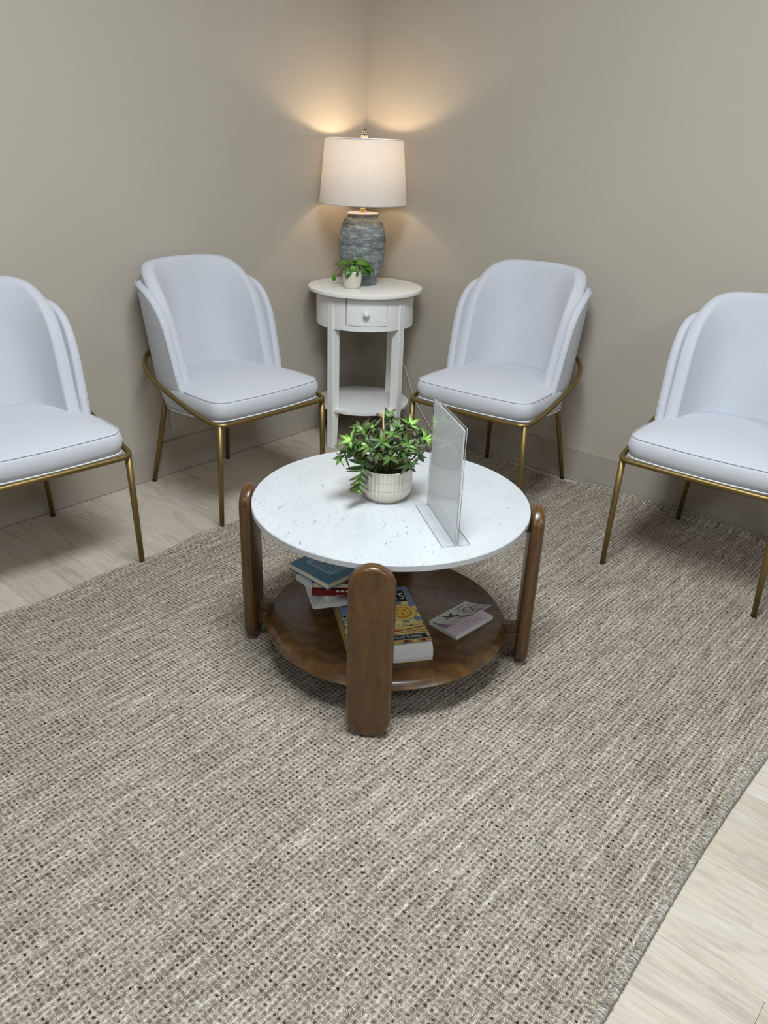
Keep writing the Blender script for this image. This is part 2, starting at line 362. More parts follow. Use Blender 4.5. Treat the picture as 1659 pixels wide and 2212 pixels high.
# ------------------------------------------------------------------ room shell
RX, RY = 6.2, -6.0
tag(box('wall_left', (-0.12, RY, 0), (0, 0.12, CEIL), M['wall']), kind='structure')
tag(box('wall_right', (0, 0, 0), (RX, 0.12, CEIL), M['wall']), kind='structure')
tag(box('wall_far', (RX, RY, 0), (RX + 0.12, 0.12, CEIL), M['farwall']), kind='structure')
tag(box('wall_behind', (-0.12, RY - 0.12, 0), (RX + 0.12, RY, CEIL), M['farwall']), kind='structure')
tag(box('ceiling', (-0.12, RY - 0.12, CEIL), (RX + 0.12, 0.12, CEIL + 0.1), M['ceiling']), kind='structure')
HB = 0.140
tag(box('baseboard_left', (0, RY, 0.0015), (0.013, -0.013, HB), M['trim'], bev=0.002), kind='structure')
tag(box('baseboard_right', (0, -0.013, 0.0015), (RX, 0, HB), M['trim'], bev=0.002), kind='structure')
floor = tag(box('floor', (-0.12, RY - 0.12, -0.08), (RX + 0.12, 0.12, -0.004), M['subfloor']), kind='structure')
PW, PLEN = 0.2345, 1.52
pm = None
y = -0.163 + PW; row = 0
while y > -3.6:
    off = [0.0, 0.62, 1.1, 0.3, 0.55, 0.95, 0.2, 0.7, 0.45, 0.05, 1.2][row % 11]; x = -off
    while x < 4.4:
        x0, x1 = max(x, 0.001), x + PLEN; y1 = min(y, -0.001)
        if x1 > 0.03:
            if x0 == x and y1 == y:
                if pm is None: p = box('plank', (0, -PW + 0.0003, -0.004), (PLEN - 0.0005, 0, 0), M['plank'], floor, bev=0.0003, seg=1); pm = p.data
                else: p = link('plank', pm, None, floor)
                p.location = (x, y, 0)
            else:
                p = box('plank', (0, -PW + 0.0003, -0.004), (x1 - x0 - 0.0005, y1 - y, 0), M['plank'], floor, bev=0.0003, seg=1); p.location = (x0, y, 0)
        x = x1
    y -= PW; row += 1

# ceiling panels (out of frame, they are the room's light)
pan = None
for i, (x, y, p) in enumerate(PANELS):
    if pan is None:
        pan = empty('ceiling_light', (0, 0, CEIL), 0, 'flat rectangular ceiling panel light with thin frame', 'ceiling light', 'ceiling panel lights')
        prism('frame', [(-0.32, -0.62), (0.32, -0.62), (0.32, 0.62), (-0.32, 0.62)], -0.018, 0, M['white'], pan, bev=0.004)
        box('diffuser', (-0.285, -0.585, -0.022), (0.285, 0.585, -0.017), M['diffuser'], pan)
        o = pan
    else: o = copy_tree(pan)
    o.location = (x, y, CEIL)

# wall plate behind the second chair
wp = empty('wall_plate', (0, -1.097, 0.243), 0, 'plain beige cover plate low on the left wall behind a chair', 'wall plate')
box('cover', (0, -0.040, -0.059), (0.007, 0.040, 0.059), M['plate'], wp, bev=0.003)
box('insert', (0.006, -0.017, -0.034), (0.0085, 0.017, 0.034), M['plate'], wp, bev=0.001)

# ------------------------------------------------------------------ rug
RX0, RX1, RY0, RY1 = 0.563, 2.393, -3.05, -0.022
def rug_h(x, y):
    # ripples where the rug rides up against the right baseboard, slight lift along its left edge
    d = max(0.0, 1 - (RY1 - y) / 0.05); d = d * d * (3 - 2 * d)
    prof = [(0.56, 0.004), (0.75, 0.0), (1.15, 0.002), (1.30, 0.020), (1.55, 0.026), (1.75, 0.03), (2.0, 0.022), (2.4, 0.012)]
    z = prof[-1][1]
    for (a, b), (c, e) in zip(prof, prof[1:]):
        if a <= x < c:
            tt = (x - a) / (c - a); tt = tt * tt * (3 - 2 * tt); z = b + (e - b) * tt; break
    e2 = max(0.0, 1 - (x - RX0) / 0.10); lift = 0.0035 * (1 + math.sin(y * 17 + 1)) * e2 * e2
    return 0.008 + 0.6 * z * d + lift
def rug_xy(u, v):
    x = RX0 + (RX1 - RX0) * u; yy = RY0 + (RY1 - RY0) * v
    e0 = (1 - u) ** 6; e1 = u ** 6
    x += (0.007 * math.sin(yy * 6.3 + 0.8) + 0.004 * math.sin(yy * 15)) * e0 + (0.006 * math.sin(yy * 5) - 0.006 * (yy + 1.6)) * e1
    near = v ** 20; yy += near * (-0.02 - 0.02 * math.sin(x * 6 + 1.0)) * (1 if x < 1.25 else max(0.0, 1 - (x - 1.25) / 0.1))
    return x, yy
NU, NV = 90, 150
vs, fs = [], []
for j in range(NV + 1):
    for i in range(NU + 1):
        v = 1 - (1 - j / NV) ** 1.5; x, yy = rug_xy(i / NU, v); vs.append((x, yy, rug_h(x, yy)))
for j in range(NV):
    for i in range(NU): a = j * (NU + 1) + i; fs.append((a, a + 1, a + NU + 2, a + NU + 1))
top = len(vs)
per = [(0, j) for j in range(NV + 1)] + [(i, NV) for i in range(1, NU + 1)] + [(NU, j) for j in range(NV - 1, -1, -1)] + [(i, 0) for i in range(NU - 1, 0, -1)]
idx = [j * (NU + 1) + i for (i, j) in per]
for k in idx: vs.append((vs[k][0], vs[k][1], max(0.0008, vs[k][2] - 0.0072)))
n = len(idx)
for k in range(n): fs.append((idx[k], idx[(k + 1) % n], top + (k + 1) % n, top + k))
me = mesh('area_rug', vs, fs); fixn(me)
rug = link('area_rug', me, M['rug'], smooth=True); me.set_sharp_from_angle(angle=math.radians(50))
tag(rug, 'large greige woven area rug with raised weave under the coffee table', 'rug')
bpts = [Vector((vs[k][0], vs[k][1], vs[k][2] - 0.0030)) for k in idx]
bm_ = tube_mesh('binding', bpts, 0.0052, 8, True)
# overcast stitches: real bumps round the edge
k = 0
for i, v_ in enumerate(bm_.vertices): pass
link('binding', bm_, M['binding'], rug, True)['label'] = 'shiny overcast yarn edge'
# individual overcast stitches along the right edge, where they can be seen
sv, sf = [], []
def edge_pt(yv):
    v = (yv - RY0) / (RY1 - RY0); x, yy = rug_xy(1.0, v); return Vector((x, yy, rug_h(x, yy) - 0.003))
yv = -2.35
while yv < -0.9:
    a = edge_pt(yv); j = R.uniform(-0.0012, 0.0012); rr = 0.0062 + R.uniform(-0.0003, 0.0006); w_ = 0.0024; base = len(sv)
    for q, dy in enumerate((-w_, 0, w_)):
        for s in range(8):
            an = 2 * PI * s / 8; ri = rr if dy == 0 else rr - 0.0016
            sv.append((a.x - 0.004 + 1.75 * ri * math.cos(an), a.y + dy + 0.35 * ri * math.cos(an) + j, a.z + ri * math.sin(an) * 0.95 + 0.0004))
    for q in range(2):
        for s in range(8): s2 = (s + 1) % 8; sf.append((base + q * 8 + s, base + q * 8 + s2, base + q * 8 + 8 + s2, base + q * 8 + 8 + s))
    yv += 0.0050
st = link('edge_stitches', fixn(mesh('edge_stitches', sv, sf)), M['binding'], rug, True); st['kind'] = 'stuff'
fleck = prism('lint_fleck', [(-0.002, -0.0012), (0.0022, -0.001), (0.0026, 0.001), (-0.001, 0.0014)], 0, 0.001, M['teal']); fleck.location = (2.136, -1.7846, 0.0086)
tag(fleck, 'tiny teal fleck lying on the rug near its right edge', 'lint')

# ------------------------------------------------------------------ dining chairs
def spow(v, p): return math.copysign(abs(v) ** p, v)
SHN = 3.1
def plan(phi, z, inset=0.0):
    lean = 0.165 * (z - 0.45) if z > 0.45 else 0.0
    a = 0.2385 + 0.045 * (z - 0.5) - inset if z > 0.45 else 0.2363 - 0.22 * (0.45 - z) - inset
    b = 0.270 - inset - (0.35 * (0.45 - z) if z < 0.45 else 0.0); yc = -0.004 - lean
    if abs(phi) <= PI / 2: return a * spow(math.sin(phi), 2 / SHN), yc - b * spow(math.cos(phi), 2 / SHN)
    ex = abs(phi) - PI / 2; return math.copysign(a, phi), yc + b * ex * 0.9
def phi_of(Y, b=0.270):   # angle at which the plan curve lies Y behind the front tip
    return math.acos(max(0.0, min(1.0, (max(0.0, Y) / b) ** (SHN / 2)))) if Y >= 0 else PI / 2 - Y / b / 0.9
SHELL_RIM = [(-0.004, 0.452), (-0.003, 0.480), (0.0, 0.520), (0.004, 0.570), (0.009, 0.625), (0.017, 0.672), (0.030, 0.708), (0.050, 0.740), (0.078, 0.764), (0.110, 0.779), (0.150, 0.788), (0.190, 0.794), (0.225, 0.796), (0.2565, 0.797)]
PAD_RIM = [(0.008, 0.440), (0.012, 0.470), (0.0165, 0.505), (0.0235, 0.555), (0.031, 0.610), (0.041, 0.665), (0.054, 0.715), (0.073, 0.755), (0.096, 0.785), (0.121, 0.810), (0.145, 0.829), (0.170, 0.845), (0.198, 0.855), (0.2235, 0.859)]
def zbot(y): return 0.350 + 0.040 * max(0.0, min(1.0, (y + 0.28) / 0.5))
def pillow(name, rim, inset, thick, round_, zlow, mat, parent, puff=0.0, nv=16):
    # closed upholstered panel: rim curve in (angle, height), rows running from the rim down to its base line
    b = 0.270 - inset
    def mid(phi, z): x, y = plan(phi, z, inset); return Vector((x, y, z))
    half = [(phi_of(p.x, b), p.y) for p in catmull([(Y, z, 0) for Y, z in rim], 3)]
    pe, ze = half[-2]; zt = rim[-1][1] + 0.002
    half = half[:-1] + [(pe * (1 - k / 7), ze + (zt - ze) * math.sin(k / 7 * PI / 2)) for k in range(1, 8)]
    full = [(-p, z) for p, z in half] + [(p, z) for p, z in reversed(half[:-1])]
    rim3 = [mid(p, z) for p, z in full]; z0 = zlow(rim3[0].y)
    curve = [mid(full[0][0], z0)] + rim3 + [mid(full[-1][0], z0)]
    L = [0.0]
    for a_, b_ in zip(full, full[1:]): L.append(L[-1] + math.hypot((b_[0] - a_[0]) * 0.24, b_[1] - a_[1]))
    pm_ = full[-1][0]; ts = [0, 0.006, 0.018, 0.036, 0.06, 0.09] + [0.09 + 0.91 * k / (nv - 5) for k in range(1, nv - 4)]
    nu = len(full); grid = []
    for j, t_ in enumerate(ts):
        row_ = []
        for i, (p, z) in enumerate(full):
            u_ = L[i] / L[-1]; pb = -pm_ + 2 * pm_ * u_; xb, yb = plan(pb, 0.45, inset); zb = zlow(yb)
            row_.append(mid(p + (pb - p) * t_, z + (zb - z) * t_))
        grid.append(row_)
    def dist(q):
        best = 9
        for a_, b_ in zip(curve, curve[1:]):
            ab = b_ - a_; l2 = ab.length_squared
            tt = max(0.0, min(1.0, (q - a_).dot(ab) / l2)) if l2 > 1e-12 else 0; d_ = (q - a_ - ab * tt).length; best = min(best, d_)
        return best
    vo, vi = [], []
    for j, row_ in enumerate(grid):
        for i, q in enumerate(row_):
            x, y, z = q; e1 = 0.004; ph_ = math.atan2(x, -(y - 0.0))  # outward direction from the plan ellipse
            c = Vector((x / 0.24 ** 2, (y + 0.004 + 0.18 * max(0, z - 0.45)) / 0.262 ** 2, 0)); c = Vector((math.copysign(abs(c.x) ** 1.0, c.x), min(c.y, 0.0), 0)).normalized(); c.z = -0.12; c.normalize()
            d_ = dist(q); h = thick / 2 * math.sqrt(max(0.0, 1 - (1 - min(1.0, d_ / round_)) ** 2))
            pf = 0.0
            if puff:   # the padding fills the corners, so the front reads as one shallow curve
                pf = puff * math.sin(PI * min(1.0, d_ / 0.16)) + 0.013 * math.exp(-((abs(x) - 0.165) / 0.07) ** 2) * max(0.0, min(1.0, (-y - 0.05) / 0.14)) * math.sin(PI / 2 * min(1.0, d_ / 0.08))
            vo.append(q + c * h); vi.append(q - c * (h + pf))
    nvr = len(ts); fs = []; N_ = nu * nvr
    for j in range(nvr - 1):
        for i in range(nu - 1):
            a_ = j * nu + i; fs.append((a_, a_ + 1, a_ + nu + 1, a_ + nu)); fs.append((N_ + a_ + nu, N_ + a_ + nu + 1, N_ + a_ + 1, N_ + a_))
    last = (nvr - 1) * nu
    for i in range(nu - 1): fs.append((last + i, last + i + 1, N_ + last + i + 1, N_ + last + i))
    me = mesh(name, vo + vi, fs); bm = bmesh.new(); bm.from_mesh(me); bmesh.ops.remove_doubles(bm, verts=bm.verts, dist=0.00005); bmesh.ops.recalc_face_normals(bm, faces=bm.faces); bm.to_mesh(me); bm.free()
    o = link(name, me, mat, parent, True); return o, curve
def make_chair():
    root = empty('dining_chair', (0, 0, 0))
    # outer shell (wraps the sides, reaches below the brass hoop)
    shell, sc_ = pillow('back_shell', SHELL_RIM, 0.0135, 0.027, 0.0075, lambda y: zbot(y) + 0.004, M['fabric'], root)
    # inner back cushion, standing higher than the shell
    pad, pc_ = pillow('back_cushion', PAD_RIM, 0.0440, 0.044, 0.011, lambda y: 0.440, M['fabric'], root, 0.003)
    # seat cushion: outline of the seat, lofted
    def outline(inset=0.0, n=64):
        pts = []
        cr = 0.055
        front = 0.232 - inset; hw_ = 0.240 - inset
        # from right-rear round the front to left-rear
        for k in range(9):
            a = k / 8 * (PI / 2); pts.append((hw_ - cr + cr * math.cos(a), front - cr + cr * math.sin(a) - 0.006))
        for k in range(1, 8): t = k / 8; pts.append(((hw_ - cr) * (1 - 2 * t), front - 0.006 + 0.010 * math.sin(PI * t)))
        for k in range(9):
            a = PI / 2 + k / 8 * (PI / 2); pts.append((-(hw_ - cr) + cr * math.cos(a), front - cr + cr * math.sin(a) - 0.006))
        for k in range(1, 6): t = k / 6; pts.append((-hw_ - 0.002 * math.sin(PI * t), (front - cr - 0.006) * (1 - t) + 0.0 * t))
        for k in range(25):
            phi = -PI / 2 + PI * k / 24; a = 0.240 - inset; b = 0.245 - inset
            pts.append((a * spow(math.sin(phi), 2 / 2.3), -b * spow(math.cos(phi), 2 / 2.3)))
        for k in range(1, 6): t = k / 6; pts.append((hw_ + 0.002 * math.sin(PI * t), (front - cr - 0.006) * t))
        return pts
    rings = []
    for (ins, zf) in ((0.03, 'b0'), (0.008, 'b1'), (0.001, 0.30), (-0.002, 0.6), (0.0015, 0.86), (0.006, 1.0), (0.016, 1.05), (0.05, 1.17), (0.10, 1.27), (0.16, 1.33), (0.21, 1.36)):
        o_ = outline(ins) if ins <= 0.05 else None
        if o_ is None:
            b_ = outline(0.05); f = (0.215 - ins) / 0.165; o_ = [(x * max(f, 0.02), y * max(f, 0.02)) for x, y in b_]
        ring = []
        for (x, y) in o_:
            zb = zbot(y); zt = 0.457
            if zf == 'b0': z = zb
            elif zf == 'b1': z = zb + 0.002
            elif zf <= 1.0: z = zb + (zt - zb) * zf
            else: z = zt + (zf - 1) * 0.075
            ring.append((x, y, z))
        rings.append(ring)
    n = len(rings[0]); vs = [p for r in rings for p in r]; fs = []
    for i in range(len(rings) - 1):
        for k in range(n): fs.append((i * n + k, i * n + (k + 1) % n, (i + 1) * n + (k + 1) % n, (i + 1) * n + k))
    fs.append(tuple(reversed(range(n)))); fs.append(tuple((len(rings) - 1) * n + k for k in range(n)))
    me = fixn(mesh('seat_cushion', vs, fs)); seat = link('seat_cushion', me, M['fabric'], root, True)
    o_ = outline(0.004); front_ = [p for p in o_ if p[1] > -0.005]
    # order along the front: start at right-rear side
    k0 = max(range(len(o_)), key=lambda k: (o_[k][1] < -0.005))
    seq = o_[-5:] + o_[:9 + 7 + 9 + 5]
    tube('seam', [(x, y, 0.4580) for x, y in seq], 0.0009, M['seam'], seat, 5)['label'] = 'top stitched seam line'
    o2 = outline(0.0035)
    seq2 = [(x, y, zbot(y) + 0.003) for x, y in o2]
    tube('piping', seq2, 0.0026, M['piping'], seat, 6, True)['label'] = 'pale piping round the bottom edge'
    # stitched seam just outside the rim of the shell wings
    m_ = len(sc_) // 2 - 8
    for seq_ in (sc_[2:m_], list(reversed(sc_))[2:m_]):
        pts = []
        for q in seq_:
            o_c = Vector((q.x / 0.24 ** 2, (q.y + 0.004) / 0.262 ** 2, 0)).normalized(); pts.append(q + o_c * 0.0125 + Vector((0, -0.0045, -0.0045)))
        tube('seam', pts, 0.0013, M['seam'], shell, 5)
    # brass hoop
    hoop = [(0.200, 0.236, 0.385), (0.226, 0.232, 0.386), (0.243, 0.214, 0.387), (0.250, 0.17, 0.391), (0.2535, 0.09, 0.405), (0.2545, 0.0, 0.428), (0.2535, -0.09, 0.452), (0.2485, -0.155, 0.473), (0.231, -0.222, 0.500), (0.185, -0.272, 0.525), (0.11, -0.295, 0.537), (0, -0.301, 0.540)]
    loop = [(0.10, 0.2375, 0.385)] + hoop; left = [(-x, y, z) for x, y, z in reversed(loop[:-1])]
    tube('frame_hoop', catmull([(0, 0.238, 0.385)] + loop + left, 6, True), 0.0088, M['brass'], root, 10, True)
    for (s, top, foot) in ((1, (0.236, 0.222, 0.384), (0.247, 0.2165, 0.0)), (-1, (-0.236, 0.222, 0.384), (-0.247, 0.2165, 0.0)), (1, (0.143, -0.236, 0.366), (0.182, -0.313, 0.0)), (-1, (-0.143, -0.236, 0.366), (-0.182, -0.313, 0.0))):
        T_, F_ = Vector(top), Vector(foot)
        lg = link('leg', tube_mesh('leg', [T_, T_.lerp(F_, 0.5), T_.lerp(F_, 0.985)], lambda t: 0.0108 - 0.0022 * t, 12), M['brass'], root)
        link('foot_cap', tube_mesh('foot_cap', [T_.lerp(F_, 0.984), F_], 0.0090, 12), M['cap'], lg)
    return root
chairs = [
    (0.337, -1.900, -0.083, 0.0008, 'pale grey upholstered dining chair, leftmost, cut off by the left frame edge'),
    (0.343, -1.077, -0.026, 0.0008, 'pale grey upholstered dining chair standing left of the white side table'),
    (1.039, -0.371, -1.486, 0.0085, 'pale grey upholstered dining chair standing right of the white side table'),
    (1.906, -0.378, -1.526, 0.0085, 'pale grey upholstered dining chair on the rug, rightmost, cut off by the right frame edge')]
proto = make_chair()
for i, (x, y, a, z, lb) in enumerate(chairs):
    o = proto if i == 0 else copy_tree(proto)
    o.location = (x, y, z); o.rotation_euler = (0, 0, a - PI / 2)
    tag(o, lb, 'chair', 'pale upholstered dining chairs with brass legs')

# ------------------------------------------------------------------ coffee table
TX, TY, TZ = 1.45133, -1.47176, 0.4565
AL = -0.96547
ct = empty('coffee_table', (TX, TY, 0.0085), AL, 'round coffee table with white marble top and brown wooden legs and shelf', 'coffee table')
zo = -0.0085
lathe('marble_top', [(0.340, TZ - 0.0165 + zo), (0.3515, TZ - 0.0165 + zo), (0.3534, TZ - 0.0145 + zo), (0.3534, TZ - 0.002 + zo), (0.3515, TZ + zo)], M['marble'], ct, 128)
SHZ = 0.1185
lathe('lower_shelf', [(0.27, 0.094 + zo), (0.312, 0.094 + zo), (0.3255, 0.100 + zo), (0.3255, 0.1035 + zo), (0.316, 0.1135 + zo), (0.307, SHZ + zo)], M['wood_disc'], ct, 128)
def leg_mesh():
    W_, H_, T_ = 0.0525, 0.4575, 0.034
    prof = []
    for k in range(17): a = -PI / 2 - PI / 2 + k / 16 * PI; prof.append((W_ * math.cos(a), W_ + W_ * math.sin(a)))
    for k in range(17): a = k / 16 * PI; prof.append((W_ * math.cos(a), H_ - W_ + W_ * math.sin(a)))
    bm = bmesh.new(); vb = [bm.verts.new((0, x, z)) for x, z in prof]; f = bm.faces.new(vb)
    r = bmesh.ops.extrude_face_region(bm, geom=[f]); vt = [q for q in r['geom'] if isinstance(q, bmesh.types.BMVert)]
    bmesh.ops.translate(bm, verts=vt, vec=(T_, 0, 0)); bmesh.ops.recalc_face_normals(bm, faces=bm.faces)
    ed = [e for e in bm.edges if abs(e.verts[0].co.x - e.verts[1].co.x) < 1e-6]
    bmesh.ops.bevel(bm, geom=ed, offset=0.0105, segments=3, affect='EDGES', profile=0.5)
    me = bpy.data.meshes.new('leg'); bm.to_mesh(me); bm.free(); me.materials.append(M['wood'])
    for p in me.polygons: p.use_smooth = len(p.vertices) == 4
    me.set_sharp_from_angle(angle=math.radians(60)); return me
lm_ = leg_mesh()
for k in range(4):
    l = link('leg', lm_, None, ct); a = k * PI / 2; l.rotation_euler = (0, 0, a); l.location = (0.3545 * math.cos(a), 0.3545 * math.sin(a), 0.0)
bA = None
for k in range(4):
    a = k * PI / 2
    for (nm, x0, x1, z0, z1, hw_) in (('upper_bracket', 0.20, 0.357, TZ - 0.0165 - 0.042, TZ - 0.0168, 0.019), ('lower_bracket', 0.22, 0.357, 0.052, 0.0937, 0.020)):
        b = box(nm, (x0, -hw_, z0 + zo), (x1, hw_, z1 + zo), M['wood'], ct, bev=0.003); b.rotation_euler = (0, 0, a)
    b = box('lower_bracket', (0.300, -0.014, 0.0937 + zo), (0.357, 0.014, 0.1165 + zo), M['wood'], ct, bev=0.002); b.rotation_euler = (0, 0, a)

# ------------------------------------------------------------------ books on the shelf
def frame4(o, ex, z):  # matrix with x along ex, z up
    ex = Vector((ex[0], ex[1], 0)).normalized(); ey = Vector((-ex.y, ex.x, 0)); m = Matrix((ex, ey, Vector((0, 0, 1)))).transposed().to_4x4(); m.translation = (o[0], o[1], z); return m
def book(name, origin, ex, z, L, W_, T_, board, pages, cov, label, spine='y0', lip=0.003, ct_=0.0022, cat='book', group=None):
    # book lies flat: local x 0..L along ex, local y 0..W to its left; spine on one side
    r = bpy.data.objects.new(name, None); COL.objects.link(r); r.matrix_world = frame4(origin, ex, z); r.empty_display_size = 0.03
    tag(r, label, cat, group)
    box('cover', (0, 0, T_ - ct_), (L, W_, T_), cov, r, bev=0.0006)
    box('cover', (0, 0, 0), (L, W_, ct_), cov, r, bev=0.0006)
    py0, py1, px0, px1 = lip, W_ - lip, lip, L - lip
    if spine == 'y0': box('spine', (0, 0, 0), (L, ct_, T_), cov, r, bev=0.0006); py0 = ct_
    if spine == 'y1': box('spine', (0, W_ - ct_, 0), (L, W_, T_), cov, r, bev=0.0006); py1 = W_ - ct_
    if spine == 'x0': box('spine', (0, 0, 0), (ct_, W_, T_), cov, r, bev=0.0006); px0 = ct_
    if spine == 'x1': box('spine', (L - ct_, 0, 0), (L, W_, T_), cov, r, bev=0.0006); px1 = L - ct_
    box('page_block', (px0, py0, ct_), (px1, py1, T_ - ct_), pages, r)
    return r
u = Vector((-0.810, 0.586)); # long direction of the thick book, from its near end towards the back
SZ_ = SHZ + 0.0006
# thick paperback: origin at near-right corner, x towards back-left, y to the left
tb = bpy.data.objects.new('thick_book', None); COL.objects.link(tb); tb.matrix_world = frame4((1.683, -1.563), u, SZ_)
tag(tb, 'thick paperback with a sun face on its cover, flat on the table shelf', 'book', 'books on the coffee table shelf')
LB, WB, HBk = 0.279, 0.205, 0.0485
def curl(x): return 0.0035 * max(0.0, 1 - x / 0.06) ** 2
def slab(name, x0, x1, y0, y1, z0, z1, mat, parent, bulge=0.0, nx=12, cf=None):
    vs, fs = [], []
    for i in range(nx + 1):
        x = x0 + (x1 - x0) * i / nx; c = cf(x) if cf else 0
        vs += [(x, y0, z0 + c), (x, y1, z0 + c), (x, y1, z1 + c), (x, y0, z1 + c)]
    for i in range(nx):
        for k in range(4): a = i * 4; fs.append((a + k, a + (k + 1) % 4, a + 4 + (k + 1) % 4, a + 4 + k))
    fs += [(3, 2, 1, 0), tuple(nx * 4 + k for k in range(4))]
    return link(name, fixn(mesh(name, vs, fs)), mat, parent)
# page block with a slightly concave fore-end
vs, fs = [], []
prof = [(0.0, 0.0), (0.0, 0.2), (0.006, 0.6), (0.012, 1.0)]
for (dx, hz) in prof:
    for s in range(9):
        vs.append((0.001 + dx * (0.35 + 0.65 * 1) * 0.8, 0.0015 + (WB - 0.005) * s / 8 + (0.0045 * math.sin(PI * hz) if s == 0 else 0) * -0.6, 0.0012 + hz * (HBk - 0.0024)))
nb = len(vs)
for (dx, hz) in prof:
    for s in range(9): vs.append((LB - 0.002, 0.0015 + (WB - 0.005) * s / 8, 0.0012 + hz * (HBk - 0.0024)))
for j in range(3):
    for s in range(8):
        a = j * 9 + s; fs.append((a, a + 1, a + 10, a + 9)); fs.append((nb + a + 9, nb + a + 10, nb + a + 1, nb + a))
    fs.append((j * 9, j * 9 + 9, nb + j * 9 + 9, nb + j * 9)); fs.append((j * 9 + 8, nb + j * 9 + 8, nb + j * 9 + 17, j * 9 + 17))
for s in range(8): fs.append((27 + s, 28 + s, nb + 28 + s, nb + 27 + s)); fs.append((s + 1, s, nb + s, nb + s + 1))
link('page_block', fixn(mesh('page_block', vs, fs)), M['pages'], tb)
slab('cover', 0, LB, 0, WB, 0, 0.0010, M['cover'], tb)
slab('cover', 0.011, LB, 0, WB, HBk - 0.001, HBk, M['sky'], tb, cf=None)
box('spine', (0.002, WB - 0.0012, 0), (LB, WB, HBk), M['cover'], tb)
# printed design on the cover (flat print, stacked a hair apart)
def prt(name, poly, lvl, mat, z=HBk, parent=tb): return prism(name, poly, z + 0.00012 * lvl, z + 0.00012 * lvl + 0.0001, mat, parent)
def rect(x0, x1, y0, y1): return [(x0, y0), (x1, y0), (x1, y1), (x0, y1)]
def wavy(x0, x1, amp, ph_, n=20):
    p = [(x0 + amp * 0.4 * math.sin(ph_ + k * 1.1), WB * k / n) for k in range(n + 1)]; return p + [(x1 + amp * math.sin(ph_ * 2 + k * 0.7), WB * k / n) for k in range(n, -1, -1)]
prt('cover_print', wavy(0.0125, 0.105, 0.004, 1.0), 1, M['cover'])
R2 = random.Random(3)
for k in range(9):  # furrow bands of the fields
    x = 0.046 + k * 0.0065; c = [M['pale'], M['gold'], M['brown'], M['pale'], M['redprint'], M['gold'], M['pale'], M['brown'], M['pale']][k]
    pts = []
    for q in range(15): y_ = 0.002 + 0.198 * q / 14; pts.append((x + 0.006 * math.sin(q * 0.5 + k * 0.5), y_))
    pts += [(px + (0.0012 if k in (2, 7) else 0.0038), py) for px, py in reversed(pts)]
    prt('cover_print', pts, 2, c)
for k in range(26):
    cx_, cy_ = R2.uniform(0.06, 0.16), R2.uniform(0.155, 0.2); rr = R2.uniform(0.003, 0.007)
    prt('cover_print', [(cx_ + rr * math.cos(a * PI / 4), cy_ + rr * math.sin(a * PI / 4)) for a in range(8)], 2, [M['pale'], M['gold'], M['cover']][k % 3])
for k in range(8):
    cy_ = 0.02 + k * 0.022; rr = R2.uniform(0.004, 0.0065); prt('cover_print', [(0.0205 + rr * math.cos(a * PI / 4), cy_ + 1.4 * rr * math.sin(a * PI / 4)) for a in range(8)], 2, [M['redprint'], M['pale'], M['redprint'], M['gold'], M['brown']][k % 5])
SXc, SYc = 0.150, 0.0440
for k in range(8):
    a = PI / 8 + k * PI / 4; d = Vector((math.cos(a), math.sin(a))); nrm = Vector((-d.y, d.x)); c0 = Vector((SXc, SYc)); L_ = 0.062 if k % 2 else 0.056
    pl = [c0 + d * 0.03 + nrm * 0.013, c0 + d * 0.045 + nrm * 0.008, c0 + d * L_ + nrm * 0.0075, c0 + d * (L_ - 0.004), c0 + d * L_ - nrm * 0.0075, c0 + d * 0.045 - nrm * 0.008, c0 + d * 0.03 - nrm * 0.013]
    pl = [(p.x, max(0.0008, min(WB - 0.001, p.y))) for p in pl]
    prt('cover_print', pl, 3, M['pale'])
def disc(r, lvl, mat, cx=SXc, cy=SYc, ry=None, nm='cover_print', par=tb, z=HBk): return prt(nm, [(cx + r * math.cos(2 * PI * k / 24), cy + (ry or r) * math.sin(2 * PI * k / 24)) for k in range(24)], lvl, mat, z, par)
disc(0.0395, 4, M['brown']); disc(0.0385, 5, M['gold']); disc(0.031, 6, M['pale']); disc(0.0275, 7, M['brown']); disc(0.0262, 8, M['orange']); disc(0.021, 9, M['gold'], SXc + 0.001)
for s in (-1, 1):
    disc(0.0017, 10, M['brown'], SXc + 0.007, SYc + s * 0.0085, 0.004); disc(0.0012, 10, M['brown'], SXc + 0.0125, SYc + s * 0.009, 0.0052)
    disc(0.004, 10, M['orange'], SXc - 0.005, SYc + s * 0.012)
disc(0.0075, 10, M['orange'], SXc, SYc, 0.0016); disc(0.0011, 11, M['brown'], SXc - 0.0075, SYc, 0.004); disc(0.0018, 10, M['redprint'], SXc - 0.012, SYc, 0.0058)
prt('title_box', rect(0.200, 0.258, 0.014, 0.195), 12, M['white_ink']); prt('title_box', rect(0.2010, 0.2570, 0.0150, 0.1940), 13, M['black'])
prt('author_band', rect(0.0260, 0.0480, 0.006, 0.199), 12, M['white_ink']); prt('author_band', rect(0.0268, 0.0472, 0.007, 0.198), 13, M['navy'])
def txt_m(x, y, z): # text running towards -y (reads from the near end)
    m = Matrix(((0, 1, 0), (-1, 0, 0), (0, 0, 1))).to_4x4(); m.translation = (x, y, z); return m
text('title_lettering', 'BIRTHDAYS', 0.043, M['white_ink'], tb, txt_m(0.2135, 0.189, HBk + 0.0018), 1.0, fit=0.167)
text('author_lettering', 'GOLDSCHNEIDER \u00b7 JOOST ELFFERS', 0.0140, M['white_ink'], tb, txt_m(0.0320, 0.194, HBk + 0.0018), 1.0, fit=0.172)

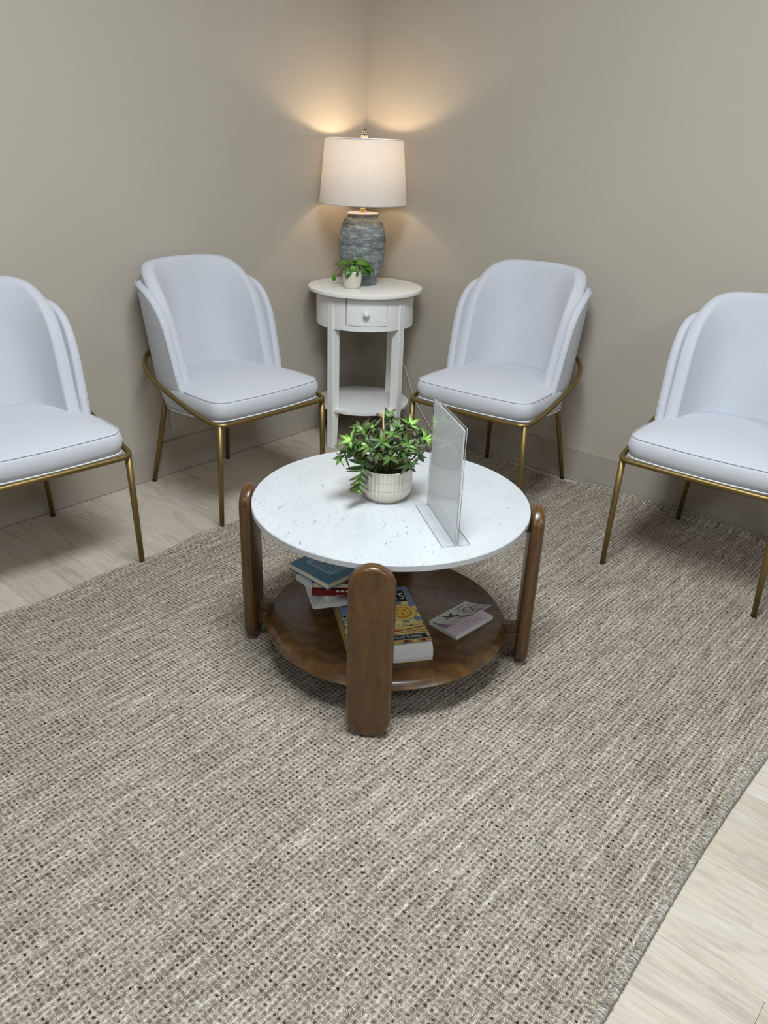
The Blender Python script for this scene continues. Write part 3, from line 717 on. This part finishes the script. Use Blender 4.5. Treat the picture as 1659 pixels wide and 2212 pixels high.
# stack on the thick book's far corner
zB = SZ_ + HBk + 0.0022
G = 'books on the coffee table shelf'
bB = book('paperback_book', (1.362, -1.664), (0.55, 0.835), zB, 0.140, 0.205, 0.013, 0, M['pages'], M['whitecover'], 'white paperback at the bottom of the stack under the marble top', 'y1', 0.0004, 0.0008, group=G)
zA = zB + 0.0134
bA_ = book('hardcover_book', (1.236, -1.606), (0.93, -0.12), zA, 0.145, 0.215, 0.017, 0, M['pages'], M['whitecover'], 'white book with a thin red line, turned askew below the red book', 'x0', 0.001, 0.0016, group=G)
box('red_line', (-0.0004, 0.0, 0.003), (0.0001, 0.0022, 0.016), M['red'], bA_)
zR = zA + 0.0174
bR = book('paperback_book', (1.346, -1.654), (0.74, 0.67), zR, 0.150, 0.212, 0.0185, 0, M['cream'], M['red'], 'dark red book with white lettering on its spine, in the middle of the stack', 'y0', 0.0006, 0.0012, group=G)
for k, (a, b) in enumerate(((0.062, 0.092), (0.095, 0.108), (0.111, 0.124))): box('spine_mark', (a, -0.0003, 0.0012), (b, 0.0001, 0.0024), M['white_ink'], bR)
for k in range(5): lathe('spine_mark', [(0.0045, -0.0003), (0.0045, 0.0003)], M['white_ink'], bR, 12).matrix_local = Matrix.Translation((0.068 + 0.0125 * k, -0.0001, 0.0150)) @ Matrix.Rotation(PI / 2, 4, 'X') @ Matrix.Diagonal((1, 0.6, 1, 1))
zC = zR + 0.0189
bC = book('hardcover_book', (1.342, -1.650), (0.74, 0.67), zC, 0.148, 0.208, 0.0165, 0, M['cream'], M['red'], 'cream-paged hardcover with dark red boards, directly under the blue book', 'y1', 0.0022, 0.0016, group=G)
zU = zC + 0.0169
bU = book('hardcover_book', (1.248, -1.641), (0.999, -0.045), zU, 0.152, 0.205, 0.0185, 0, M['cream'], M['blue'], 'blue hardcover lying face down with pale blue text panel, topmost of the stack', 'y1', 0.0022, 0.0020, group=G)

prism('text_panel', [(0.030, 0.034), (0.118, 0.034), (0.126, 0.045), (0.126, 0.150), (0.022, 0.150), (0.022, 0.045)], 0.0186, 0.0188, M['lightblue'], bU)
for k in range(7):
    y_ = 0.046 + k * 0.0105; x1_ = 0.118 - R.uniform(0, 0.02); x_ = 0.034
    while x_ < x1_:
        wd = R.uniform(0.004, 0.010); box('print_line', (x_, y_, 0.0188), (min(x_ + wd, x1_), y_ + 0.0030, 0.0189), M['ink'], bU) if k < 7 else None
        x_ += wd + 0.002
# small book with its cover standing open
sb = bpy.data.objects.new('small_book', None); COL.objects.link(sb); sb.matrix_world = frame4((1.579, -1.447), (0.095, -0.008), SZ_)
tag(sb, 'small pale paperback with a raised cover, alone at the right of the shelf', 'book', G)
SL, SW, ST = 0.097, 0.149, 0.0125
box('page_block', (0.0, 0, 0.0012), (SL, SW, ST - 0.001), M['pages'], sb, bev=0.0008)
box('back_cover', (0, 0, 0), (SL, SW, 0.0010), M['greycover'], sb)
box('spine', (-0.0008, 0, 0), (0.0002, SW, ST), M['greycover'], sb)
prism('first_page', rect(0.001, SL - 0.001, 0.0005, SW - 0.0005), ST - 0.001, ST - 0.0006, M['pink'], sb)
def cover_pt(s_, y_, off=0.0):
    n_ = 12; x = z = 0.0; th = 0
    for k in range(n_):
        th = math.radians(10 + 14 * min(1, (k + 0.5) / n_ * s_ / SL * 1.5)); x += s_ / n_ * math.cos(th); z += s_ / n_ * math.sin(th)
    return Vector((x - math.sin(th) * off, y_, ST - 0.0004 + z + math.cos(th) * off))
vs, fs = [], []
for j in range(7):
    for i in range(15): vs.append(cover_pt(SL * i / 14, SW * j / 6))
nb = len(vs)
for j in range(7):
    for i in range(15): vs.append(cover_pt(SL * i / 14, SW * j / 6, 0.0005))
for j in range(6):
    for i in range(14):
        a = j * 15 + i; fs.append((a, a + 15, a + 16, a + 1)); fs.append((nb + a, nb + a + 1, nb + a + 16, nb + a + 15))
for i in range(14): fs.append((i, i + 1, nb + i + 1, nb + i)); a = 90 + i; fs.append((a, nb + a, nb + a + 1, a + 1))
for j in range(6): a = j * 15; fs.append((a, nb + a, nb + a + 15, a + 15)); a += 14; fs.append((a, a + 15, nb + a + 15, nb + a))
fcov = link('front_cover', fixn(mesh('front_cover', vs, fs)), M['greycover'], sb, True); fcov.data.set_sharp_from_angle(angle=math.radians(40))
def on_cover(o, off=0.0008):
    bm = bmesh.new(); bm.from_mesh(o.data); bmesh.ops.triangulate(bm, faces=bm.faces)
    for v in bm.verts: v.co = cover_pt(v.co.x, v.co.y, off)
    bm.to_mesh(o.data); bm.free()
def ctext(s_, size, x, y, mat, fit):
    m = Matrix.Translation((x, y, 0)); o = text('cover_lettering', s_, size, mat, fcov, m, 1.0, 'CENTER', 0.0, 1.0, fit); on_cover(o)
ctext('HOW TO', 0.0215, 0.052, 0.127, M['ink'], 0.074); ctext('LOVE', 0.038, 0.050, 0.0965, M['ink'], 0.080); ctext('THICH NHAT HANH', 0.0095, 0.05, 0.085, M['ink'], 0.078)
def cpoly(pts, mat):
    o = link('cover_print', mesh('cover_print', [(x, y, 0) for x, y in pts], [tuple(range(len(pts)))]), mat, fcov); on_cover(o)
def leafp(x, y, ang, L_, w_):
    c, s_ = math.cos(ang), math.sin(ang); pts = [(0, 0), (0.3, 0.8), (0.6, 1), (1, 0), (0.6, -0.9), (0.3, -0.8)]
    cpoly([(x + p * L_ * c - q * w_ * s_, y + p * L_ * s_ + q * w_ * c) for p, q in pts], M['darkgreen'])
cpoly([(0.034 + 0.011 * math.cos(a * PI / 6), 0.052 + 0.008 * math.sin(a * PI / 6 + 0.2)) for a in range(12)], M['darkgreen'])
leafp(0.028, 0.054, 2.3, 0.018, 0.005); leafp(0.030, 0.047, 3.6, 0.02, 0.005); leafp(0.042, 0.057, 0.6, 0.014, 0.004); leafp(0.034, 0.045, 4.6, 0.016, 0.005); leafp(0.040, 0.060, 1.3, 0.010, 0.003)
for k in range(6): leafp(0.058 + 0.005 * k, 0.050 + 0.0035 * k, 0.2 + 0.9 * (k % 2) - 0.1, 0.015, 0.003)
cpoly([(0.055, 0.048), (0.088, 0.070), (0.088, 0.0708), (0.055, 0.049)], M['darkgreen']); cpoly([(0.0, 0.030), (0.028, 0.046), (0.028, 0.0468), (0.0, 0.031)], M['darkgreen'])
pts = []
for k in range(40):
    t_ = k / 39; pts.append((0.045 + 0.040 * t_ + 0.006 * math.sin(t_ * 19), 0.020 + 0.095 * t_ + 0.005 * math.cos(t_ * 23), ST - 0.0004))
tube('rose_drawing', pts, 0.0004, M['pinkline'], sb, 4)

# ------------------------------------------------------------------ acrylic sign holder on the marble
e = Vector((-0.8145, 0.5802, 0)); nl = Vector((-0.5802, -0.8145, 0))
sg = bpy.data.objects.new('sign_holder', None); COL.objects.link(sg)
mm = Matrix((e, nl, Vector((0, 0, 1)))).transposed().to_4x4(); mm.translation = (1.7290, -1.5690, TZ + 0.0006); sg.matrix_world = mm @ Matrix.Diagonal((1, 1, 1, 1))
tag(sg, 'upright clear acrylic sign holder with blank white insert on the marble table', 'sign holder')
SLn, SHt = 0.226, 0.281
def lprof(name, sgn):
    o_ = 0.0016 if sgn > 0 else -0.0030; t_ = 0.0022 * sgn; wd = 0.031 * sgn
    poly = [(o_, 0.0), (o_ + wd, 0.0), (o_ + wd, 0.0022), (o_ + t_ + 0.001 * sgn, 0.0022), (o_ + t_, 0.0032), (o_ + t_, SHt), (o_, SHt)]
    vs = [(0, a, b) for a, b in poly] + [(SLn, a, b) for a, b in poly]; n = len(poly)
    fs = [tuple(range(n)), tuple(reversed(range(n, 2 * n)))] + [(k, (k + 1) % n, n + (k + 1) % n, n + k) for k in range(n)]
    o = link(name, fixn(mesh(name, vs, fs)), M['glass'], sg); q = o_ + t_ / 2
    e1_ = tube('edge', [(0, o_ + wd, 0.0014), (0, q, 0.0014), (0, q, SHt), (SLn, q, SHt), (SLn, q, 0.0014), (SLn, o_ + wd, 0.0014)], 0.0007, M['edge'], o, 6, True)
    return o
lprof('acrylic_sheet', 1); lprof('acrylic_sheet', -1)
box('paper_insert', (0.0015, -0.0007, 0.0035), (SLn - 0.0015, 0.0007, 0.276), M['paper'], sg)

# ------------------------------------------------------------------ succulent in a ribbed pot
PCX, PCY = 1.43, -1.47
pl = empty('potted_succulent', (PCX, PCY, TZ + 0.0005), 0, 'leafy green succulent in a cream ribbed pot on the marble table', 'plant')
def rf(r, z, a):
    if 0.012 < z < 0.0825 and r > 0.061:
        fl = abs(math.sin(a * 19)) ** 0.7; d = 0.0023 * (1 - fl)
        return r - d
    return r
pr = [(0.046, 0.0), (0.0495, 0.0008), (0.0505, 0.0035), (0.0505, 0.0055), (0.0535, 0.0085), (0.0585, 0.0130), (0.0622, 0.0185), (0.0638, 0.026), (0.0643, 0.0345), (0.0632, 0.0352), (0.0632, 0.0362), (0.0644, 0.0369), (0.0645, 0.0575), (0.0633, 0.0582), (0.0633, 0.0592), (0.0644, 0.0599), (0.0642, 0.0822), (0.0640, 0.0835), (0.0630, 0.0850), (0.0612, 0.0850), (0.0600, 0.0835), (0.0595, 0.070)]
pr = [(r * 1.045, z) for r, z in pr]
pot = lathe('pot', pr, M['pot'], pl, 228, rfun=rf, caps=False)
lathe('soil', [(0.001, 0.0735), (0.03, 0.0745), (0.0597, 0.072)], M['soil'], pl, 32, caps=False)
stk = tube('stick', [(0.010, -0.016, 0.075), (-0.008, -0.012, 0.2265)], 0.0023, M['stick'], pl, 6); stk.data.transform(Matrix.Scale(1, 4))
def leaf_mesh(name, L_, w_, t_, mat, curve=0.12, rows=8):
    vs, fs = [], []; cr = 6
    for i in range(rows + 1):
        s_ = i / rows; wd = w_ * (math.sin(PI * min(1, (s_ * 0.86 + 0.14))) ** 0.75) * (1 - 0.15 * s_); wd = max(wd, 0.00015); th = t_ * (wd / w_)
        zc = curve * L_ * math.sin(PI * s_ * 0.5) ** 2 * -1 + 0.25 * curve * L_ * math.sin(PI * s_)
        for k in range(cr):
            a = 2 * PI * k / cr; x = wd * math.cos(a); z = th * math.sin(a) + 0.35 * abs(x) ** 1.0 * (1 if th else 0)
            vs.append((x, L_ * s_, zc + z))
    for i in range(rows):
        for k in range(cr): a = i * cr; fs.append((a + k, a + (k + 1) % cr, a + cr + (k + 1) % cr, a + cr + k))
    fs += [tuple(range(cr)), tuple(rows * cr + k for k in reversed(range(cr)))]
    me = fixn(mesh(name, vs, fs)); me.materials.append(mat)
    for p in me.polygons: p.use_smooth = True
    return me
LM = {k: leaf_mesh('leaf', 0.040, 0.0066, 0.0024, M['leaf_' + k]) for k in ('dark', 'mid', 'light')}
def place_leaf(me, parent, base, d, up, scale, wscale=1.0):
    d = d.normalized(); x = d.cross(up); x = x.normalized() if x.length > 1e-4 else Vector((1, 0, 0)); z = x.cross(d)
    m = Matrix((x * scale * wscale, d * scale, z * scale)).transposed().to_4x4(); m.translation = base
    o = link('leaf', me, None, parent); o.matrix_local = m; return o
TIPS = [(1.3938, -1.5661, 0.6207, 1), (1.3753, -1.5818, 0.5715, 1), (1.4237, -1.5735, 0.5023, 2), (1.4751, -1.5105, 0.5888, 1), (1.5107, -1.4868, 0.5707, 0), (1.4934, -1.4688, 0.6105, 0), (1.5159, -1.4235, 0.6218, 1), (1.4655, -1.4269, 0.6458, 1), (1.41, -1.4477, 0.6561, 0), (1.4039, -1.4921, 0.6373, 0), (1.3973, -1.5239, 0.6374, 0), (1.4511, -1.4522, 0.6398, 0), (1.43, -1.542, 0.6088, 0), (1.4587, -1.5243, 0.6239, 0), (1.5099, -1.4417, 0.5799, 0), (1.477, -1.404, 0.6164, 0), (1.3574, -1.4921, 0.6254, 0), (1.4586, -1.4851, 0.6318, 0), (1.3899, -1.5563, 0.5894, 0), (1.454, -1.5348, 0.6015, 0)]
RL = random.Random(11); nleaf = 0
for ti, (x, y, z, kind) in enumerate(TIPS):
    tip = Vector((x - PCX, y - PCY, z - TZ)); h = Vector((tip.x, tip.y, 0)); root_ = h * 0.35 + Vector((RL.uniform(-.012, .012), RL.uniform(-.012, .012), 0.074))
    if kind == 2: ctrl = [root_, Vector((-0.012, -0.052, 0.105)), Vector((-0.008, -0.078, 0.100)), Vector((-0.006, -0.092, 0.072)), tip]
    else:
        mid = root_.lerp(tip, 0.55) + Vector((0, 0, 0.014 if tip.z > 0.14 else 0.04)); ctrl = [root_, mid, tip]
    path = catmull(ctrl, 10); n_ = len(path)
    stem = tube('stem', path, 0.0017, M['stem'], pl, 6)
    length = sum((path[i + 1] - path[i]).length for i in range(n_ - 1))
    cnt = 14 if kind == 2 else 7 if ti > 10 else 8
    for k in range(cnt):   # leaves along the stem, in turned pairs
        s_ = (0.30 + 0.62 * k / cnt) if kind != 2 else 0.28 + 0.66 * k / cnt
        q = s_ * (n_ - 1); i = int(q); p = path[i].lerp(path[min(i + 1, n_ - 1)], q - i); T_ = (path[min(i + 1, n_ - 1)] - path[max(i - 1, 0)]).normalized()
        up0 = Vector((0, 0, 1)) if abs(T_.z) < 0.9 else Vector((1, 0, 0)); A = T_.cross(up0).normalized(); B = T_.cross(A)
        an = k * 2.4 + RL.uniform(-.3, .3)
        if kind == 2: an = (k % 2) * PI + RL.uniform(-.35, .35)
        d = (A * math.cos(an) + B * math.sin(an)) * 1.0 + T_ * (0.65 if kind == 2 else RL.uniform(0.5, 0.95)); 
        place_leaf(LM['dark'] if RL.random() < 0.6 else LM['mid'], stem, p, d, T_, RL.uniform(0.9, 1.2)); nleaf += 1
    T_ = (path[-1] - path[-3]).normalized()
    if kind != 2: T_ = (T_ + Vector((0.25, -0.3, 0.35))).normalized()
    up0 = Vector((0, 0, 1)) if abs(T_.z) < 0.9 else Vector((1, 0, 0)); A = T_.cross(up0).normalized(); B = T_.cross(A)
    for k in range(6 if kind else 5):
        an = k * 2.4; sp = 1.0 if k < 4 else 0.4; d = (A * math.cos(an) + B * math.sin(an)) * sp + T_ * 0.5
        mt = LM['light'] if kind else (LM['mid'] if RL.random() < 0.7 else LM['dark'])
        place_leaf(mt, stem, path[-1] - T_ * 0.002 * (k % 3), d, T_, (0.62 if kind == 2 or ti == 1 else 0.85) * (1.0 if k < 4 else 0.7)); nleaf += 1

# ------------------------------------------------------------------ round side table
SCX, SCY, STZ = 0.250, -0.262, 0.6945
sd = empty('side_table', (SCX, SCY, 0), 0, 'round white side table with small drawer and lower shelf in the corner', 'side table')
lathe('table_top', [(0.236, 0.6790), (0.2440, 0.6795), (0.2465, 0.6815), (0.2472, 0.688), (0.2465, 0.6935), (0.2445, STZ)], M['white'], sd, 96)
def arc(name, r0, r1, a0, a1, z0, z1, mat, parent, n_=24, bev=0.0):
    poly = [(r1 * math.cos(a0 + (a1 - a0) * k / n_), r1 * math.sin(a0 + (a1 - a0) * k / n_)) for k in range(n_ + 1)] + [(r0 * math.cos(a0 + (a1 - a0) * k / n_), r0 * math.sin(a0 + (a1 - a0) * k / n_)) for k in range(n_, -1, -1)]
    return prism(name, poly, z0, z1, mat, parent, bev, 1, smooth=True)
rad = math.radians; DA, DB = rad(-70.0), rad(-21.5)
arc('apron', 0.200, 0.2125, DB, DA + 2 * PI, 0.540, 0.679, M['white'], sd, 96)
arc('drawer_rail', 0.200, 0.2125, DA, DB, 0.540, 0.5625, M['white'], sd, 16)
arc('drawer_gap_shade', 0.185, 0.190, DA - 0.03, DB + 0.03, 0.545, 0.679, M['gap'], sd, 16)  # near-black sheet behind the drawer, painted in place of shade in the gap
dr = arc('drawer', 0.192, 0.2130, DA + 0.024, DB - 0.008, 0.5648, 0.676, M['white'], sd, 24)
dd = Vector((math.cos(rad(-46)), math.sin(rad(-46)), 0))
kb = lathe('knob', [(0.0045, 0), (0.0045, 0.007), (0.0105, 0.010), (0.0140, 0.0155), (0.0142, 0.020), (0.0115, 0.0255), (0.006, 0.0285), (0.001, 0.0292)], M['knob'], dr, 24)
kb.matrix_local = Matrix.Translation(dd * 0.2125 + Vector((0, 0, 0.617))) @ dd.to_track_quat('Z', 'Y').to_matrix().to_4x4()
lathe('lower_shelf', [(0.2060, 0.1705), (0.2085, 0.1715), (0.2085, 0.1835), (0.2065, 0.1845)], M['white'], sd, 96)
def st_leg():
    bm = bmesh.new()
    prof = [(0.174, 0.2165, 0.679), (0.174, 0.2165, 0.166), (0.187, 0.2165, 0.0012)]
    rings = []
    for (a, b, z) in prof: rings.append([bm.verts.new(c) for c in ((a, -0.0165, z), (b, -0.0165, z), (b, 0.0165, z), (a, 0.0165, z))])
    for i in range(2):
        for k in range(4): bm.faces.new((rings[i][k], rings[i][(k + 1) % 4], rings[i + 1][(k + 1) % 4], rings[i + 1][k]))
    bm.faces.new(rings[0][::-1]); bm.faces.new(rings[2]); bmesh.ops.recalc_face_normals(bm, faces=bm.faces)
    bmesh.ops.bevel(bm, geom=[e_ for e_ in bm.edges if abs(e_.verts[0].co.z - e_.verts[1].co.z) > 0.01], offset=0.0018, segments=2, affect='EDGES')
    me = bpy.data.meshes.new('leg'); bm.to_mesh(me); bm.free(); me.materials.append(M['white']); return me
sl = st_leg()
for k in range(4):
    l = link('leg', sl, None, sd); l.rotation_euler = (0, 0, k * PI / 2)
    gl = box('glide', (0.190, -0.012, 0), (0.213, 0.012, 0.0012), M['cap'], l)

# ------------------------------------------------------------------ table lamp (with its own light)
def make_lamp():
    lp = empty('table_lamp', (LAMP_X, LAMP_Y, STZ + 0.0003), 0, 'lit table lamp with grey weathered jar base and linen drum shade', 'lamp')
    jp = [(0.060, 0.0), (0.0655, 0.002), (0.0670, 0.008), (0.0655, 0.016), (0.0650, 0.022), (0.0740, 0.037), (0.0830, 0.055), (0.0920, 0.081), (0.0980, 0.112), (0.1010, 0.150), (0.1015, 0.185), (0.0975, 0.214), (0.0900, 0.240), (0.0790, 0.262), (0.0670, 0.274), (0.0655, 0.279), (0.0670, 0.2835), (0.0690, 0.2865), (0.0690, 0.2885)]
    fine = []
    for (a, b) in zip(jp, jp[1:]):
        m_ = max(1, int((b[1] - a[1]) / 0.0026))
        for k in range(m_): t_ = k / m_; fine.append((a[0] + (b[0] - a[0]) * t_ + (0.0005 if len(fine) % 2 else -0.0004) * (1 if 0.02 < a[1] < 0.268 else 0), a[1] + (b[1] - a[1]) * t_))
    fine.append(jp[-1])
    lathe('jar_body', fine, M['jar'], lp, 96)
    lathe('lid', [(0.066, 0.2885), (0.0685, 0.2895), (0.0665, 0.2925), (0.030, 0.2945), (0.006, 0.2950)], plain('pale_lid', (206, 204, 206), 0.6), lp, 64)
    lathe('neck', [(0.005, 0.2945), (0.0115, 0.2975), (0.0130, 0.303), (0.0115, 0.309), (0.006, 0.312), (0.006, 0.345), (0.016, 0.350), (0.016, 0.422), (0.010, 0.430)], M['brassball'], lp, 24)
    bm_m = NT('lit_bulb'); bm_m.col((1, 0.8, 0.6, 1)); bm_m.b.inputs['Emission Color'].default_value = (1.0, 0.78, 0.52, 1); bm_m.b.inputs['Emission Strength'].default_value = BULB
    lathe('bulb_base', [(0.010, 0.430), (0.013, 0.438), (0.022, 0.454), (0.0285, 0.4705), (0.026, 0.4720), (0.002, 0.4722)], M['knob'], lp, 24)
    lathe('bulb', [(0.024, 0.4735), (0.0293, 0.4750), (0.030, 0.485), (0.027, 0.499), (0.018, 0.511), (0.006, 0.516), (0.001, 0.5165)], bm_m.m, lp, 24)
    z0, z1, r0, r1 = 0.330, 0.577, 0.1855, 0.1625
    sh = lathe('lamp_shade', [(r0, z0), (r0 - 0.25 * (r0 - r1), z0 + 0.25 * (z1 - z0)), ((r0 + r1) / 2, (z0 + z1) / 2), (r1, z1)], M['shade'], lp, 128, caps=False)
    for (z, r, nm) in ((z0, r0, 'lower_rim'), (z1, r1, 'upper_rim')):
        tube(nm, [(r * math.cos(k * PI / 48), r * math.sin(k * PI / 48), z) for k in range(96)], 0.0016, plain('rim_tape', (196, 196, 206), 0.6), sh, 6, True)
    tube('harp', catmull([(0, 0.012, 0.35), (0, 0.05, 0.40), (0, 0.052, 0.48), (0, 0.03, 0.56), (0, 0, 0.582), (0, -0.03, 0.56), (0, -0.052, 0.48), (0, -0.05, 0.40), (0, -0.012, 0.35)], 6), 0.0015, M['nickel'], lp, 6)
    for k in range(3):
        a = k * 2 * PI / 3 + 0.4; tube('spider_arm', [(0, 0, 0.584), (0.05 * math.cos(a), 0.05 * math.sin(a), 0.570), (r1 * math.cos(a), r1 * math.sin(a), z1 - 0.010)], 0.0012, M['nickel'], sh, 5)
    lathe('finial', [(0.0155, 0.580), (0.0160, 0.590), (0.0110, 0.5935), (0.0085, 0.597), (0.0095, 0.602), (0.0080, 0.6085), (0.0045, 0.613), (0.001, 0.6145)], M['nickel'], lp, 20)
    wpts = [(0.149, -0.168, 0.703), (0.105, -0.118, 0.6975), (0.072, -0.080, 0.6975), (0.056, -0.060, 0.680), (0.060, -0.045, 0.58), (0.13, -0.022, 0.46), (0.215, -0.019, 0.385), (0.284, -0.018, 0.31), (0.339, -0.018, 0.196), (0.365, -0.018, 0.147), (0.435, -0.020, 0.074), (0.481, -0.022, 0.030), (0.525, -0.030, 0.004)]
    c_ = [(x - LAMP_X, y - LAMP_Y, z - STZ - 0.0003) for x, y, z in wpts]
    tube('cord', catmull(c_, 6), 0.0021, M['cord'], lp, 6)
BULB = 125.0
make_lamp()

# ------------------------------------------------------------------ small trailing plant on the side table
P2X, P2Y = 0.252, -0.349
pp = empty('small_potted_plant', (P2X, P2Y, STZ + 0.0004), 0, 'small heart-leaved plant in a little cream pot on the white side table', 'plant')
pr2 = [(0.027, 0), (0.030, 0.0015)]
for k in range(14):
    z = 0.004 + k * 0.0045; r_ = 0.0315 + 0.0085 * math.sin(PI * 0.5 * min(1, z / 0.045)) - (0.002 if z > 0.055 else 0); pr2.append((r_ + 0.0013 * (k % 2), z))
pr2 += [(0.0385, 0.070), (0.0375, 0.0715), (0.0355, 0.0705), (0.035, 0.060)]
lathe('pot', pr2, M['pot2'], pp, 64, caps=False)
lathe('soil', [(0.001, 0.0635), (0.0352, 0.062)], M['soil'], pp, 24, caps=False)
def heart_mesh():
    vs, fs = [], []; rows = 9; L_ = 0.045
    for sgn in (1, -1):
        for i in range(rows + 1):
            s_ = i / rows; wd = 0.0175 * (math.sin(PI * min(1, s_ * 0.80 + 0.20)) ** 0.8); wd = max(wd, 0.0002)
            for k in range(5):
                q = -1 + k * 0.5; vs.append((q * wd, L_ * s_ - (0.006 * (abs(q)) if i == 0 else 0), 0.35 * abs(q) * wd - 0.22 * L_ * s_ * s_ + sgn * 0.0004))
    nb = (rows + 1) * 5
    for i in range(rows):
        for k in range(4):
            a = i * 5 + k; fs.append((a, a + 1, a + 6, a + 5)); fs.append((nb + a + 5, nb + a + 6, nb + a + 1, nb + a))
    for i in range(rows):
        for k in (0, 4): a = i * 5 + k; fs.append((a, a + 5, nb + a + 5, nb + a))
    me = fixn(mesh('leaf', vs, fs)); me.materials.append(M['leaf_pothos'])
    for p in me.polygons: p.use_smooth = True
    return me
hm = heart_mesh()
ctr = Vector((P2X, P2Y, STZ))
for (b, d, s_) in (((0.238, -0.372, 0.782), (-0.5, -0.35, 0.2), 0.95), ((0.250, -0.368, 0.792), (-0.3, -0.7, 0.3), 0.8), ((0.262, -0.350, 0.800), (0.2, -0.5, 0.25), 0.9), ((0.275, -0.362, 0.785), (0.25, -0.25, -0.9), 0.95), ((0.272, -0.340, 0.798), (0.8, 0.45, 0.0), 1.0), ((0.290, -0.330, 0.790), (0.55, 0.35, -0.65), 1.05), ((0.262, -0.372, 0.776), (0.1, -0.6, -0.6), 0.8), ((0.300, -0.318, 0.786), (0.7, 0.5, -0.45), 0.8), ((0.240, -0.330, 0.79), (-0.6, 0.3, 0.3), 0.8)):
    b = Vector(b) - ctr; root_ = Vector((b.x * 0.25, b.y * 0.25, 0.062)); stm = tube('stem', catmull([root_, root_.lerp(b, 0.6) + Vector((0, 0, 0.008)), b], 5), 0.0011, M['stem'], pp, 5)
    place_leaf(hm, stm, b, Vector(d), Vector((0.3, -0.4, 1)), s_ * 1.22)
b = Vector((0.222, -0.428, 0.752)) - ctr
stm = tube('stem', catmull([Vector((-0.004, -0.01, 0.062)), Vector((-0.018, -0.035, 0.082)), b], 6), 0.0011, M['stem'], pp, 5)
place_leaf(hm, stm, b, Vector((0.12, -0.12, -1)), Vector((0.7, -0.7, 0.1)), 0.62, 0.8)
tube('sprout', catmull([Vector((0.0, 0.0, 0.062)), Vector((0.012, 0.012, 0.11)), Vector((0.033, 0.033, 0.1545))], 6), lambda t: 0.0024 - 0.0014 * t, M['leaf_pothos'], pp, 6)
